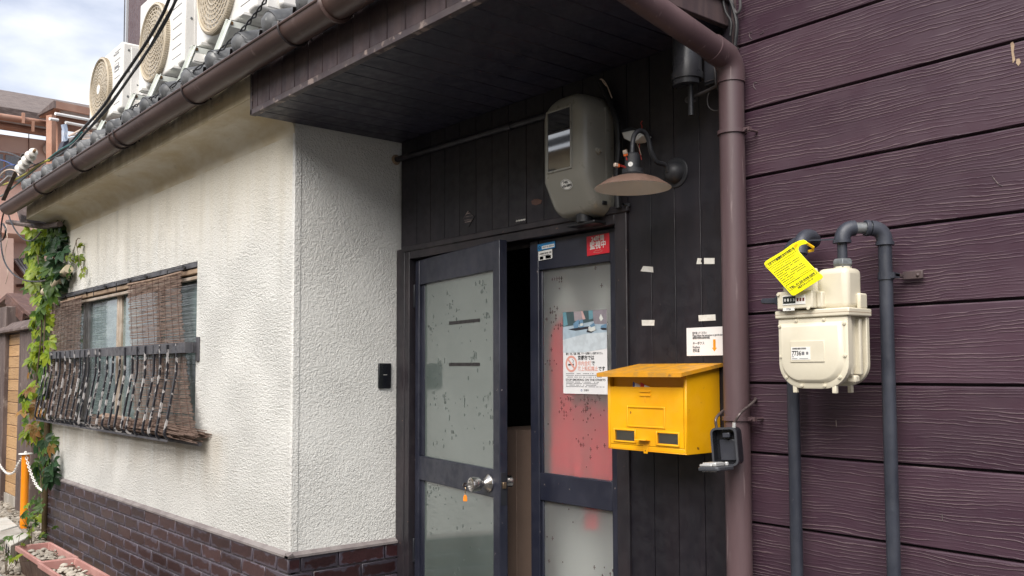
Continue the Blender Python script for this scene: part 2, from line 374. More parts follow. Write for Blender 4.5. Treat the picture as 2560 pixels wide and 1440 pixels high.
mat('sticker_red', (.62, .018, .035), .4); mat('sticker_blue', (.02, .19, .42), .4); mat('arrow_orange', (.72, .30, .008), .5)
mat('ink_salmon', (.70, .33, .27), .6)
mat('lamp_black', (.020, .021, .025), .5, (.032, .032, .036), 14, wear=(.10, .09, .085), ws=40, wlo=.70, whi=.78)
mat('lamp_copper', (.17, .105, .08), .6, (.13, .08, .06), 20, bump=.06, bs=160)
mat('lamp_cream', (.86, .85, .82), .45, (.80, .79, .75), 7)
mat('lamp_rust', (.12, .055, .035), .7)
mat('opal_plastic', (.66, .67, .66), .35); mat('connector', (.62, .50, .40), .35, trans=.3); mat('connector_orange', (.70, .14, .03), .4)
mat('vent_black', (.026, .027, .033), .35, (.036, .036, .042), 9)
mat('mail_yellow', (.84, .41, .003), .45, (.76, .34, .003), 5, coat=.08, wear=(.22, .085, .012), ws=36, wlo=.68, whi=.72, bump=.05, bs=50)
mat('mail_lid', (.66, .29, .010), .55, (.47, .235, .035), 30, bst=(1, 1, 1), wear=(.26, .13, .03), ws=30, wlo=.62, whi=.72)
mat('mail_dark', (.05, .03, .008), .7); mat('mail_gap', (.10, .035, .002), .7)
mat('mag_blue', (.02, .08, .36), .5); mat('mag_red', (.55, .03, .03), .5); mat('mag_white', (.70, .68, .64), .5)
mat('key_black', (.012, .013, .017), .32); mat('key_grey', (.07, .073, .083), .35, metal=.3); mat('key_inside', (.035, .037, .047), .4); mat('key_light', (.52, .52, .51), .35, metal=.4)
mat('shackle', (.16, .13, .125), .35, (.08, .06, .06), 30, metal=.5)
mat('gas_cream', (.66, .61, .485), .40, (.59, .54, .42), 5, coat=.25, bump=.03, bs=120)
mat('gas_pipe', (.024, .027, .038), .42, (.038, .042, .056), 6, bump=.12, bs=30, wear=(.11, .105, .11), ws=24, wlo=.68, whi=.75)
mat('gas_nut', (.13, .14, .145), .4, (.26, .27, .27), 30, metal=.5)
mat('register_dark', (.015, .02, .018), .35); mat('register_red', (.12, .025, .018), .4)
mat('tag_yellow', (.86, .80, .004), .38, coat=.2); mat('tag_amber', (.70, .40, .005), .4)
mat('chrome', (.56, .54, .52), .24, metal=1.0); mat('brass_key', (.55, .40, .26), .3, metal=1.0); mat('key_orange', (.85, .25, .02), .4)
mat('hinge_black', (.014, .015, .020), .45)
mat('bell_black', (.006, .007, .010), .16, coat=.6)
t = NT('pane_left'); p = t.pos(); n = t.noise(p, 2.2, 4)
t.color(t.mix(t.ramp(n, .3, .7), (.08, .105, .096), (.105, .132, .122))); t.rough(.40); t.b.inputs['Coat Weight'].default_value = 1; t.b.inputs['Coat IOR'].default_value = 2.5; t.b.inputs['Coat Roughness'].default_value = .07
t.bump(t.noise(p, 150, 2), .05, .001)
t = NT('pane_right'); t.color((.90, .92, .91)); t.rough(.42); t.b.inputs['Transmission Weight'].default_value = .93; t.b.inputs['IOR'].default_value = 1.3; t.b.inputs['Coat Weight'].default_value = .25; t.b.inputs['Coat Roughness'].default_value = .1
mat('glass_relief', (.088, .108, .10), .3, coat=.4)
mat('glass_relief_dark', (.14, .09, .092), .3, coat=.4)
t = NT('curtain'); p = t.pos(); t.color(t.mix(t.ramp(t.noise(t.mapping(p, (14, 1, .8)), 1, 3), .35, .65), (.72, .72, .69), (.22, .22, .22))); t.rough(.9)
mat('red_cloth', (.88, .018, .04), .8, (.52, .010, .025), 2, (16, 1, 1.2), lo=.42, hi=.6)
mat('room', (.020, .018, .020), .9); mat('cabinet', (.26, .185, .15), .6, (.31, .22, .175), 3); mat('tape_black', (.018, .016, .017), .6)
mat('asphalt', (.060, .058, .056), .95, (.085, .08, .075), 9, bump=.5, bs=160, bd=.006)
mat('soil_ground', (.20, .16, .12), .95, (.29, .24, .18), 8, bump=.6, bs=60, bd=.01)
mat('concrete', (.42, .39, .35), .9, (.32, .29, .25), 5, bump=.3, bs=70, wear=(.22, .19, .15), ws=6, wlo=.58, whi=.7)
mat('concrete_pale', (.55, .53, .48), .9, (.47, .44, .39), 6, bump=.3, bs=80)
mat('stone_a', (.40, .36, .30), .85, (.29, .25, .20), 9, obj=.35); mat('stone_b', (.44, .40, .34), .8, (.30, .26, .21), 22, obj=.2)
mat('planter_pink', (.41, .20, .175), .62, (.48, .26, .23), 5, wear=(.52, .36, .32), ws=11, wlo=.60, whi=.72, bump=.05, bs=80)
mat('planter_brown', (.075, .042, .033), .6, (.10, .06, .046), 7); mat('potting', (.085, .060, .042), .95, (.15, .11, .08), 30, bump=.7, bs=70, bd=.01)
mat('post_orange', (.85, .27, .006), .42, coat=.2); mat('chain_white', (.76, .74, .71), .45)
mat('pink_wall', (.76, .52, .42), .85, (.70, .46, .375), 2, bump=.35, bs=90, bd=.006); mat('pink_seam', (.20, .105, .08), .8)
mat('copper_brown', (.36, .19, .13), .5, (.42, .24, .17), 4); mat('shingle', (.105, .080, .072), .8, (.17, .135, .12), 6, (1, 1, 8), bump=.5, bs=25, bst=(1, 1, 7), bd=.02, lo=.42, hi=.58)
mat('pvc_grey', (.42, .43, .45), .5); mat('pole_white', (.78, .77, .75), .4); mat('cloth_blue', (.40, .50, .66), .85, (.60, .64, .70), 12); mat('cloth_dark', (.05, .05, .07), .9); mat('cloth_white', (.74, .70, .66), .9, (.64, .52, .44), 14); mat('frosted_grey', (.19, .19, .20), .3, coat=.3); mat('sign_red', (.22, .03, .022), .5); mat('grey_roof', (.32, .33, .35), .5, (.25, .26, .28), 5)
mat('cream_house', (.66, .56, .36), .85, (.54, .46, .32), 3); mat('dark_trim', (.06, .05, .045), .6)
def leafmat(name, c, c2):
    t = NT(name); n = t.noise(t.pos(), 18, 3); cc = t.mix(t.ramp(n, .35, .65), c, c2)
    h = t.new('ShaderNodeHueSaturation'); t.link(t.ramp(t.rand(), 0, 1, .7, 1.3), h.inputs['Value']); t.link(cc, h.inputs['Color']); cc = h.outputs['Color']
    t.color(cc); t.rough(.45); tr = t.new('ShaderNodeBsdfTranslucent'); t.link(cc, tr.inputs['Color'])
    mx = t.new('ShaderNodeMixShader'); mx.inputs['Fac'].default_value = .45; t.link(t.b.outputs[0], mx.inputs[1]); t.link(tr.outputs[0], mx.inputs[2]); t.link(mx.outputs[0], t.out.inputs['Surface'])
leafmat('leaf_green', (.085, .155, .022), (.05, .105, .020)); leafmat('leaf_lime', (.27, .33, .025), (.18, .27, .02)); leafmat('leaf_dark', (.022, .058, .022), (.030, .075, .028)); leafmat('leaf_brown', (.34, .155, .045), (.24, .17, .05))
mat('stem', (.12, .085, .05), .8, (.07, .05, .03), 20)
# ------------------------------------------------------------ ground
g = MB(); g.box(-150, 150, -150, 150, -.4, -.004); o = g.build('street', 'asphalt', smooth=0); o['kind'] = 'structure'
g = MB(); g.slab([(-18, -.54, 0), (-18, -1.05, 0), (-6.9, -1.10, 0), (-3.0, -1.02, 0), (-3.0, -.50, 0)], (0, 0, -.1)); g.slab([(-18, -.54, 0), (-7.55, -.54, 0), (-7.55, 3, 0), (-18, 3, 0)], (0, 0, -.1))
o = g.build('ground', 'soil_ground', smooth=0); o['kind'] = 'structure'
g = MB()
for i in range(9): g.box(-9.6 + i * .61, -9.6 + i * .61 + .60, -1.24, -1.09, -.1, .03 + rnd.uniform(-.006, .006))
o = g.build('kerb', 'concrete', bevel=.015); o['kind'] = 'structure'
# ------------------------------------------------------------ the stucco house
XC, XL, YF = -3.625, -7.60, -.541                 # street corner, far end, face of the front wall
HX0, HX1, HZ0, HZ1 = -7.43, -4.728, .925, 1.855   # window opening
ZT, ZB = .494, .481
house = thing('stucco_house', 'white stucco house with brown tiled base, barred window and grey tile roof', 'house', (-5.6, -.2, 0))
m = MB(); Y1 = YF + .14
for a in ((XL, HX0, ZT, 2.5), (HX1, XC, ZT, 2.5), (HX0, HX1, ZT, HZ0), (HX0, HX1, HZ1, 2.5)): m.box(a[0], a[1], YF, Y1, a[2], a[3])
m.build('front_wall', 'stucco', house, smooth=0)['label'] = 'rough white stucco wall stained tan under the eave'
m = MB(); m.box(XC - .14, XC + .0005, Y1 - .139 + .001, .035, ZT - .002, 2.372); m.build('return_wall', 'stucco_fine', house, smooth=0)
m = MB(); m.box(XC - .02, XC + .003, YF - .0015, YF + .034, ZT, 2.35); m.build('corner_strip', 'stucco_fine', house, bevel=.004)
m = MB(); m.box(XL + .01, XL + .14, Y1, 2.4, .0, 2.6); m.build('end_wall', 'stucco_fine', house, smooth=0)
m = MB(); m.box(XL, XC - .15, .9, 1.0, .0, 2.75); m.build('rear_wall', 'stucco_fine', house, smooth=0)
# lip of plaster above the door planks and the cove
m = MB(); prof = [(YF + .02, 2.315), (YF - .0006, 2.315), (YF - .008, 2.350), (YF - .035, 2.395), (YF - .085, 2.424), (-.752, 2.432), (-.754, 2.60), (YF + .02, 2.60)]
k = len(prof)
for xx in (-7.62, XC - .001): m.add([(xx, y, z) for y, z in prof], [])
m.f = [tuple(range(k)), tuple(range(2 * k - 1, k - 1, -1))] + [(i, (i + 1) % k, (i + 1) % k + k, i + k) for i in range(k)]
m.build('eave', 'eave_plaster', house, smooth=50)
m = MB(); m.box(XL - .0, XC + .006, YF - .012, YF + .02, -.05, ZB); m.box(XC - .05, XC + .006, YF, -.004, -.05, ZB); m.build('mortar_bed', 'mortar', house, smooth=0)
m = MB(); m.slab([(XL, YF - .001, ZT + .003), (XL, YF - .024, ZB + .004), (XL, YF - .024, ZB - .006), (XL, YF + .01, ZB - .006)], (XC + .024 - XL, 0, 0)); m.build('tile_coping', 'tile_cap', house, smooth=0)
m = MB(); m.slab([(XC + .001, YF - .024, ZT + .003), (XC + .024, YF - .024, ZB + .004), (XC + .024, YF - .024, ZB - .006), (XC - .01, YF - .024, ZB - .006)], (0, .535 + .024, 0)); m.build('tile_coping', 'tile_cap', house, smooth=0)
# brick-shaped wall tiles, each one a piece
RP, BL, BH = .0707, .242, .0632
def brickmesh(L, mname):
    b = MB(); b.box(-L / 2, L / 2, -.010, .008, -BH / 2, BH / 2); o = b.build('brick', mname, None, bevel=.0025, seg=1); col.objects.unlink(o); return o
bfull, bhalf = brickmesh(BL - .007, 'tile_front'), brickmesh(BL / 2 - .007, 'tile_front')
rcache = {}
x_a, x_b = PY(631.7, 1372, -.56).x, PY(605, 1400, -.56).x
for r in range(7):
    zc = ZB - .003 - RP * (r + .5); x = (x_a if r % 2 == 0 else x_b) + BL * 6
    while x > XL:
        a, b = max(x - BL, XL), min(x, XC + .016)
        if b - a > .03:
            if b - a > BL - .005: piece(bfull, house, ((a + b) / 2 - .0035 + .0035, YF - .010, zc))
            else:
                L = b - a - .007; key = ('f', round(L, 3))
                if key not in rcache: rcache[key] = brickmesh(L, 'tile_front')
                piece(rcache[key], house, ((a + b) / 2 + (.0035 if b > XC else 0), YF - .010, zc))
        x -= BL
    if r < 4:
        js = [PX(q, 1380, XC + .02).y for q in ((752.8, 847.8, 963.3) if r % 2 == 0 else (783.6, 904.4))]
        js = [YF - .020] + js + [-.004]
        for a, b in zip(js[:-1], js[1:]):
            L = b - a - .007; key = ('r', round(L, 3))
            if key not in rcache: rcache[key] = brickmesh(L, 'tile_return')
            piece(rcache[key], house, (XC + .008, (a + b) / 2, zc), (0, 0, R(90)))
# ------------------------------------------------------------ window of the house
m = MB(); m.box(HX0, HX1, YF + .10, YF + .13, HZ0, HZ1); 
win = m.build('window', 'frosted_grey', house, smooth=0)
fr = MB()
fr.box(HX0, HX1, -.50, -.44, HZ1 - .03, HZ1); fr.box(HX0, HX1, -.50, -.44, HZ0, HZ0 + .03); fr.box(HX1 - .03, HX1, -.50, -.44, HZ0 + .03, HZ1 - .03); fr.box(HX0, HX0 + .03, -.50, -.44, HZ0 + .03, HZ1 - .03)
fr.build('frame', 'aluminium', win, bevel=.003)
for a, b, mm in ((-6.99, -6.95, 'aluminium'), (-6.93, -6.86, 'aluminium'), (-6.226, -6.13, 'aluminium_tan'), (-5.46, -5.40, 'aluminium')):
    s_ = MB(); s_.box(a, b, -.497, -.455, HZ0 + .03, HZ1 - .05)
    if mm == 'aluminium_tan': s_.box(a + .035, a + .045, -.502, -.455, HZ0 + .03, HZ1 - .05)
    s_.build('stile', mm, win, bevel=.003)
for a, b in ((HX0 + .03, -6.99), (-6.86, -6.226), (-6.13, -5.46), (-5.40, HX1 - .03)):
    s_ = MB(); s_.box(a, b, -.482, -.474, HZ0 + .03, HZ1 - .05); s_.build('pane', 'window_glass', win, smooth=0)
s_ = MB(); s_.box(HX0, HX1, YF - .004, -.50, HZ1 - .030, HZ1 - .004); s_.build('head_board', 'iron_rail', win)
s_ = MB(); s_.box(HX0, HX1, YF + .004, -.502, HZ1 - .062, HZ1 - .036); s_.build('head_rail', 'wood_worn', win, bevel=.003)
s_ = MB(); s_.box(HX0, HX1, YF + .010, -.502, HZ1 - .093, HZ1 - .074); s_.build('head_rail', 'aluminium_tan', win, bevel=.003)
s_ = MB(); s_.box(HX0 - .02, HX1 + .0, YF - .01, -.50, HZ0 - .02, HZ0); s_.build('sill', 'aluminium', win)
# wire hooks that carry the blinds
for px, py in ((160, 742), (212, 732), (262, 717), (322, 702), (363, 692), (458, 669)):
    q = PY(px, py, YF - .012)
    h = MB(); h.cyl((q.x - .02, YF + .006, q.z), (q.x + .025, YF - .02, q.z), .009, 8); h.tube([(q.x + .02, YF - .018, q.z), (q.x - .22, YF - .020, q.z + .004), (q.x - .22, YF - .020, q.z - .06)], .0028, 5)
    h.build('hook', 'cable_black', win)
# ------------------------------------------------------------ roof tiles
SL = R(23); ex, ez = -.80, 2.640
roof = MB(); c_, s__ = math.cos(SL), math.sin(SL)
roof.slab([(-7.75, ex + .03, ez - .035), (-1.70, ex + .03, ez - .035), (-1.70, ex + 1.75 * c_, ez - .035 + 1.75 * s__), (-7.75, ex + 1.75 * c_, ez - .035 + 1.75 * s__)], (0, 0, -.05))
roof = roof.build('roof', 'roof_base', house, smooth=0)
def tilemesh(eave):
    prof = []
    for i in range(9): a = math.pi * i / 8; prof.append((.058 - .056 * math.cos(a), .050 * math.sin(a)))
    for i in range(1, 9): t_ = i / 8; prof.append((.114 + .178 * t_, -.026 * math.sin(math.pi * t_)))
    t = MB(); n = len(prof); L = .30
    for y, dz in ((0, .012), (L, 0)):
        for off in (0, -.016): t.add([(x, y, z + off + dz) for x, z in prof], [])
    for j in (0, 1):
        o0, o1 = j * n, 2 * n + j * n
        t.f += [(o0 + i, o0 + i + 1, o1 + i + 1, o1 + i) for i in range(n - 1)]
    t.f += [(i, i + 1, n + i + 1, n + i) for i in range(n - 1)] + [(2 * n + i, 2 * n + i + 1, 3 * n + i + 1, 3 * n + i) for i in range(n - 1)]
    if eave:
        pr = [(.002, -.050), (.024, -.047), (.042, -.038), (.053, -.020), (.056, .0), (.0545, .012), (.056, .016), (.056, .04), (.054, .09)]
        t.lathe(pr, 16, Matrix.Translation((.058, .02, .004)) @ Matrix.Rotation(R(-90), 4, 'X') @ Matrix.Diagonal((1.04, 1, 1, 1)))
        t.add([(.10 + .18 * i / 8, -.045, -.050 - .014 * math.sin(math.pi * i / 8)) for i in range(9)] + [(.10 + .18 * i / 8, -.012, .012 - .026 * math.sin(math.pi * i / 8)) for i in range(9)] + [(.10 + .18 * i / 8, .02, .008 - .026 * math.sin(math.pi * i / 8)) for i in range(9)], [(i, i + 1, i + 10, i + 9) for i in range(8)] + [(i + 9, i + 10, i + 19, i + 18) for i in range(8)])
    o = t.build('roof_tile', 'kawara', None, smooth=50); col.objects.unlink(o); return o
te, tn = tilemesh(True), tilemesh(False)
tx = [-3.32 - .058 + .292 * 5 - .2925 * i for i in range(20)]
for i, x in enumerate(tx):
    for r in range(6):
        piece(te if r == 0 else tn, roof, (x, ex + r * .262 * c_, ez + r * .262 * s__ + rnd.uniform(-.003, .003)), (SL, 0, rnd.uniform(-.012, .012)))
# ------------------------------------------------------------ gutter along the eave
gut = thing('eaves_gutter', 'long brown half-round gutter hung along the tiled eave', 'gutter', (-4.2, -.826, 2.5))
GY, GZ, GR = -.831, 2.550, .061
m = MB(); n = 14; xs = [-7.86, -1.60]
for xx in xs:
    for rr in (GR, GR - .005): m.add([(xx, GY + rr * math.cos(math.pi + math.pi * i / n), GZ + rr * math.sin(math.pi + math.pi * i / n)) for i in range(n + 1)], [])
N = n + 1
for i in range(n):
    m.f += [(i, i + 1, 2 * N + i + 1, 2 * N + i), (N + i, N + i + 1, 3 * N + i + 1, 3 * N + i), (i, i + 1, N + i + 1, N + i), (2 * N + i, 2 * N + i + 1, 3 * N + i + 1, 3 * N + i)]
m.f += [(0, N, 3 * N, 2 * N), (n, N + n, 3 * N + n, 2 * N + n)]
m.tube([(xs[0], GY - GR, GZ), (xs[1], GY - GR, GZ)], .006, 8)
m.build('trough', 'gutter', gut)
m = MB(); m.slab([(xs[0], GY + GR * math.cos(math.pi + math.pi * i / n), GZ + GR * math.sin(math.pi + math.pi * i / n)) for i in range(n + 1)], (-.004, 0, 0)); m.build('end_cap', 'gutter', gut)
for px, py in ((85, 470), (178, 420), (272, 362), (284, 350), (455, 238), (697, 80)):
    x = PY(px, py, GY - GR).x; m = MB()
    m.tube([(x, GY - GR - .002, GZ + .012)] + [(x, GY + (GR + .004) * math.cos(math.pi + math.pi * i / 12), GZ + (GR + .004) * math.sin(math.pi + math.pi * i / 12)) for i in range(12)] + [(x, GY + .075, GZ - .03)], .005, 6)
    m.build('bracket', 'bracket', gut)
m = MB(); m.tube([(-2.75, GY + .004, GZ)] + [(-2.75, GY + (GR + .003) * math.cos(a), GZ + (GR + .003) * math.sin(a)) for a in (math.pi * (1 + i / 12) for i in range(13))], .010, 6); m.build('joint_sleeve', 'gutter', gut)
# ------------------------------------------------------------ downpipe
dp = thing('downpipe', 'mauve brown downpipe with a slanted upper run between door and siding', 'drainpipe', (-1.661, -.07, 0))
DX, DY, DR = -1.661, -.070, .0385
m = MB(); m.cyl((DX, DY, -.02), (DX, DY, 2.165), DR, 28); m.build('upright_pipe', 'downpipe', dp)
dv = Vector((0, -.73, .150)).normalized(); p0 = Vector((DX, DY, 2.222))
m = MB(); m.cyl(p0 + dv * .06, p0 + dv * .74, DR, 28); m.build('slanted_pipe', 'downpipe', dp)
m = MB(); m.tube([(DX, DY, 2.150), (DX, DY, 2.185), (DX, DY - .008, 2.207), p0 + dv * .028, p0 + dv * .055, p0 + dv * .095], DR + .004, 28); m.build('elbow', 'downpipe', dp)
m = MB(); e1 = p0 + dv * .73; m.tube([e1 - dv * .03, e1, e1 + Vector((0, -.03, .03)), (DX, -.826, e1.z + .06), (DX, -.826, 2.50)], DR + .004, 24); m.build('elbow', 'downpipe', dp)
for z, mm in ((PY(1826, 333, DY).z, 'downpipe'), (PY(1845, 1046, DY).z, 'downpipe')):
    m = MB(); m.lathe([(DR + .001, -.006), (DR + .006, -.006), (DR + .006, .006), (DR + .001, .006)], 28, Matrix.Translation((DX, DY, z)))
    m.box(DX + DR - .004, DX + DR + .028, DY - .006, DY + .006, z - .006, z + .006); m.cyl((DX + DR + .018, DY - .012, z), (DX + DR + .018, DY + .05, z), .004, 8); m.build('clamp', mm, dp)
# ------------------------------------------------------------ entrance canopy
CX0, CX1, CY0, CZ = -3.618, -1.712, -.750, 2.358
cano = thing('entrance_canopy', 'dark boarded canopy jutting out over the entrance doors', 'canopy', (-2.7, -.35, CZ))
pitch = .1116; x = CX0 + .012; m = MB(); m.box(x - .012, x + .004, CY0 - .004, CY0 + .02, CZ, 2.55); m.build('corner_trim', 'fascia_trim', cano)
xs = [CX0 + .016, -3.553] + [-3.553 + pitch * i for i in range(1, 17)] + [CX1]
for a, b in zip(xs[:-1], xs[1:]):
    if b - a < .01: continue
    m = MB(); m.box(a + .0016, b - .0016, CY0, CY0 + .014, CZ + .022, 2.60); m.build('fascia_board', 'fascia', cano, bevel=.0025, seg=1)
m = MB(); m.box(CX0 + .02, CX1, CY0 + .0035, CY0 + .020, CZ + .022, 2.60); m.build('fascia_backing', 'joint_dark', cano, smooth=0)
m = MB(); m.box(CX0, CX1 + .004, CY0 - .004, CY0 + .022, CZ - .003, CZ + .0215); m.build('fascia_strip', 'fascia_trim', cano, bevel=.002)
xs = [CX0, -3.533] + [-3.533 + .1097 * i for i in range(1, 17)] + [CX1 - .02]
for a, b in zip(xs[:-1], xs[1:]):
    if b - a < .01: continue
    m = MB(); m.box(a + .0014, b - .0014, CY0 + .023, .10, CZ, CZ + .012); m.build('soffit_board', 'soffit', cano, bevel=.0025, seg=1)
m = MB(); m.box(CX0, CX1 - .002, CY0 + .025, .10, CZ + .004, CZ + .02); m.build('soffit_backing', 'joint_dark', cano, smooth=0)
m = MB(); m.box(CX1 - .018, CX1 + .003, CY0 + .023, .0, CZ - .002, 2.50); m.build('side_board', 'fascia', cano, bevel=.003)
m = MB(); m.box(CX1 - .01, CX1 + .016, CY0 + .03, .0, CZ + .075, CZ + .105); m.build('side_moulding', 'fascia_trim', cano, bevel=.004)
# ------------------------------------------------------------ plank wall round the doors
pw = thing('plank_wall', 'black-brown vertical plank wall around the entrance doors', 'wall', (-2.65, .05, 0))
OX0, OX1, OZ = -3.554, -2.157, 1.830                # outer edges of the door frame
def planks(xs_, z0, z1):
    for a, b in zip(xs_[:-1], xs_[1:]):
        m = MB(); m.box(a + .0011, b - .0011, rnd.uniform(-.0004, .0006), .016, z0, z1); m.build('plank', 'plank_dark', pw, bevel=.0008, seg=1)
X0 = -3.603; xs = [X0, -3.472, -3.362, -3.252, -3.143, -3.026, -2.917, -2.809, -2.700, -2.596, -2.487, -2.378, -2.268, -2.157]
planks(xs, OZ + .002, 2.357)
planks([-2.157, -2.051, -1.947, -1.840, -1.735], -.02, 2.357)
m = MB(); m.box(X0, -1.70, .004, .03, OZ + .01, 2.4); m.box(OX1 + .005, -1.70, .004, .03, -.02, OZ + .01); m.box(X0, OX0 - .004, .0, .03, -.02, OZ); m.build('backing', 'joint_dark', pw, smooth=0)
m = MB(); m.box(-1.735, -1.690, -.012, .03, -.02, 2.50); m.build('corner_post', 'plank_dark', pw, bevel=.003)
m = MB(); m.box(X0 - .02, OX0 - .001, -.012, .03, -.02, OZ + .012); m.build('edge_board', 'frame_black', pw, bevel=.003)
# ------------------------------------------------------------ brown siding of the next house
sdw = thing('siding_wall', 'purple brown wood-grain siding wall of the neighbouring house', 'wall', (-.6, .05, 0))
SY = -.020; zj = [1.27 + 2.36 * (.3374 - .08878 * i) for i in range(-6, 12)]
for a, b in zip(zj[:-1], zj[1:]):
    m = MB()  # each board laps over the one below: a bevelled lower lip
    m.slab([(-1.672, SY + .012, a - .0005), (-1.672, SY + .003, a - .0015), (-1.672, SY, a - .0055), (-1.672, SY, b + .0075), (-1.672, SY + .012, b + .0045)], (2.9, 0, 0)); m.build('siding_board', 'siding', sdw, smooth=0)
m = MB(); m.box(-1.672, 1.228, SY + .0125, SY + .03, -.05, 3.4); m.build('sheathing', 'joint_dark', sdw, smooth=0)
m = MB(); m.box(-1.690, -1.6725, SY - .002, .03, -.05, 3.4); m.build('corner_trim', 'fascia', sdw)
m = MB(); m.box(-1.67, 1.22, SY + .031, 4.0, -.05, 3.4); m.build('house_body', 'joint_dark', sdw, smooth=0)
# ------------------------------------------------------------ door frame, doors, room behind
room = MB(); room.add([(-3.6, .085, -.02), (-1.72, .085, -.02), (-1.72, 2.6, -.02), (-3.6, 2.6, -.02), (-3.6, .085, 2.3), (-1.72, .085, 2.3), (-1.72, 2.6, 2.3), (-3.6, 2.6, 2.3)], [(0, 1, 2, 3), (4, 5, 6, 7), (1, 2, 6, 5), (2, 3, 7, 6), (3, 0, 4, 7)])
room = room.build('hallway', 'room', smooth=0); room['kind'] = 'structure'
fr = thing('door_frame', 'black timber frame around the pair of glazed entrance doors', 'door frame', (-2.85, .03, 0))
for n_, a in (('jamb', (OX0, -3.518, -.010, .085, -.02, OZ)), ('jamb', (-2.214, OX1, -.010, .085, -.02, OZ)), ('head', (-3.518, -2.214, -.010, .085, 1.790, OZ)), ('sill', (-3.518, -2.214, .0, .085, -.02, .03))):
    m = MB(); m.box(*a); m.build(n_, 'frame_black', fr, bevel=.003)
m = MB(); m.box(-3.518, -3.500, .060, .085, .03, 1.79); m.box(-2.232, -2.214, .068, .085, .03, 1.79); m.box(-3.50, -2.232, .068, .085, 1.772, 1.79); m.build('stop', 'frame_black', fr)
m = MB(); m.box(OX0 - .01, OX1 + .012, -.018, .0, OZ - .004, OZ + .022); m.build('architrave', 'frame_black', fr, bevel=.004)

def relief(w, h, seed, dens):                       # crosses and little squares pressed into patterned glass
    rg = random.Random(seed); out = []
    for k in range(int(w * h * dens)):
        cx, cy = rg.uniform(.01, w - .01), rg.uniform(.01, h - .01); big = rg.random() < .45; out.append((cx, cy, 1))
        if big:
            for q in range(rg.randint(6, 11)):
                gx, gy = round(rg.gauss(0, 1.5)), round(rg.gauss(0, 2.0)); out.append((cx + gx * .013, cy + gy * .013, rg.choice((0, 0, 2, 2, 1))))
    for k in range(int(w * h * dens * 1.2)): out.append((rg.uniform(.01, w - .01), rg.uniform(.01, h - .01), 0))
    return [q for q in out if .006 < q[0] < w - .006 and .006 < q[1] < h - .006]
def put_relief(T, x0, z0, w, h, seed, mm, parent, dens=55):
    m = MB(); m.T = T; s_ = 1.0
    for cx, cy, k in relief(w, h, seed, dens):
        x, z = x0 + cx, z0 + cy
        if k == 0: m.box(x - .0018, x + .0018, -.0012, .001, z - .0024, z + .0024)
        else:
            a = .0065 if k == 1 else .0045
            m.box(x - a, x + a, -.0010, .001, z - .0008, z + .0008); m.box(x - .0008, x + .0008, -.0014, .001, z - a * 1.2, z + a * 1.2)
    return m.build('pressed_pattern', mm, parent, smooth=0, kind='stuff')

# left leaf, standing ajar
A_ = R(-10); hng = Vector((-3.512, .020, 0)); TL = Matrix.Translation(hng) @ Matrix.Rotation(A_, 4, 'Z')
nL = Vector((math.sin(A_), -math.cos(A_), 0)); uL = Vector((math.cos(A_), math.sin(A_), 0))
def LC(px, py): p = PN(px, py, hng, nL); return (p - hng).dot(uL), p.z
LW, LT = .797, .036
dl = thing('door_leaf', 'left glazed black door leaf standing ajar with chrome knob', 'door', (-3.1, 0, 0), 'glazed entrance doors')
s0, s1 = LC(1047, 900)[0], LC(1232, 900)[0]; zt = 1.783; zp = LC(1140, 694)[1]; zm1, zm0 = LC(1140, 1157)[1], LC(1140, 1222)[1]; zb1 = .20
def lb(n_, a, mm='door_black', par=None, bev=.003):
    m = MB(); m.T = TL; m.box(*a); return m.build(n_, mm, par or dl, bevel=bev)
lb('stile', (0, s0, 0, LT, .035, zt)); lb('stile', (s1, LW, 0, LT, .035, zt))
lb('rail', (s0, s1, .002, LT - .002, zp, zt)); lb('rail', (s0, s1, .002, LT - .002, zm0, zm1)); lb('rail', (s0, s1, .002, LT - .002, .035, zb1))
lb('bead', (s0, s0 + .035, .012, LT - .004, zm1, zp)); lb('bead', (s0, s0 + .035, .012, LT - .004, zb1, zm0))
for a, b, sd_ in ((zm1, zp, 3), (zb1, zm0, 4)):
    pn = lb('pane', (s0 + .03, s1 + .004, .016, .021, a - .004, b + .004), 'pane_left', None, 0)
    put_relief(TL @ Matrix.Translation((0, .0158, 0)), s0 + .035, a, s1 - s0 - .035, b - a, sd_, 'glass_relief', pn, 60)
    if sd_ == 3:
        for py in (804, 911):
            a0, a1 = LC(1115, py + (4 if py < 900 else 0)), LC(1191, py - (4 if py < 900 else 0)); t_ = MB(); t_.T = TL
            t_.slab([(a0[0], .0142, a0[1] - .007), (a1[0], .0142, a1[1] - .007), (a1[0], .0142, a1[1] + .007), (a0[0], .0142, a0[1] + .007)], (0, .001, 0)); t_.build('tape_strip', 'tape_black', pn, smooth=0)
lb('edge_plate', (LW - .0005, LW + .0015, .004, LT - .004, LC(1240, 1262)[1], LC(1240, 1180)[1]), 'hinge_black')
m = MB(); m.T = TL; zk = LC(1222, 1208)[1]; m.box(LW, LW + .008, .010, .026, zk - .012, zk + .012); m.build('latch_bolt', 'brass_key', dl, bevel=.002)
kx = LC(1222, 1208)[0]; K = TL @ Matrix.Translation((kx, 0, zk)) @ Matrix.Rotation(R(90), 4, 'X')
m = MB(); m.lathe([(.0, .0), (.036, .0), (.035, .004), (.026, .012), (.017, .020), (.014, .026), (.0145, .034), (.024, .040), (.0275, .048), (.0285, .075), (.027, .080), (.018, .082), (.017, .079), (.0, .079)], 32, K)
m.lathe([(.0, -LT), (.034, -LT), (.03, -LT - .008), (.015, -LT - .02), (.024, -LT - .032), (.027, -LT - .06), (.0, -LT - .066)], 24, K); knob = m.build('knob', 'chrome', dl, smooth=28)
kp = K @ Vector((0, 0, .082))
ky = thing('door_key', 'small key with orange tag hanging from the chrome door knob', 'key', tuple(kp))
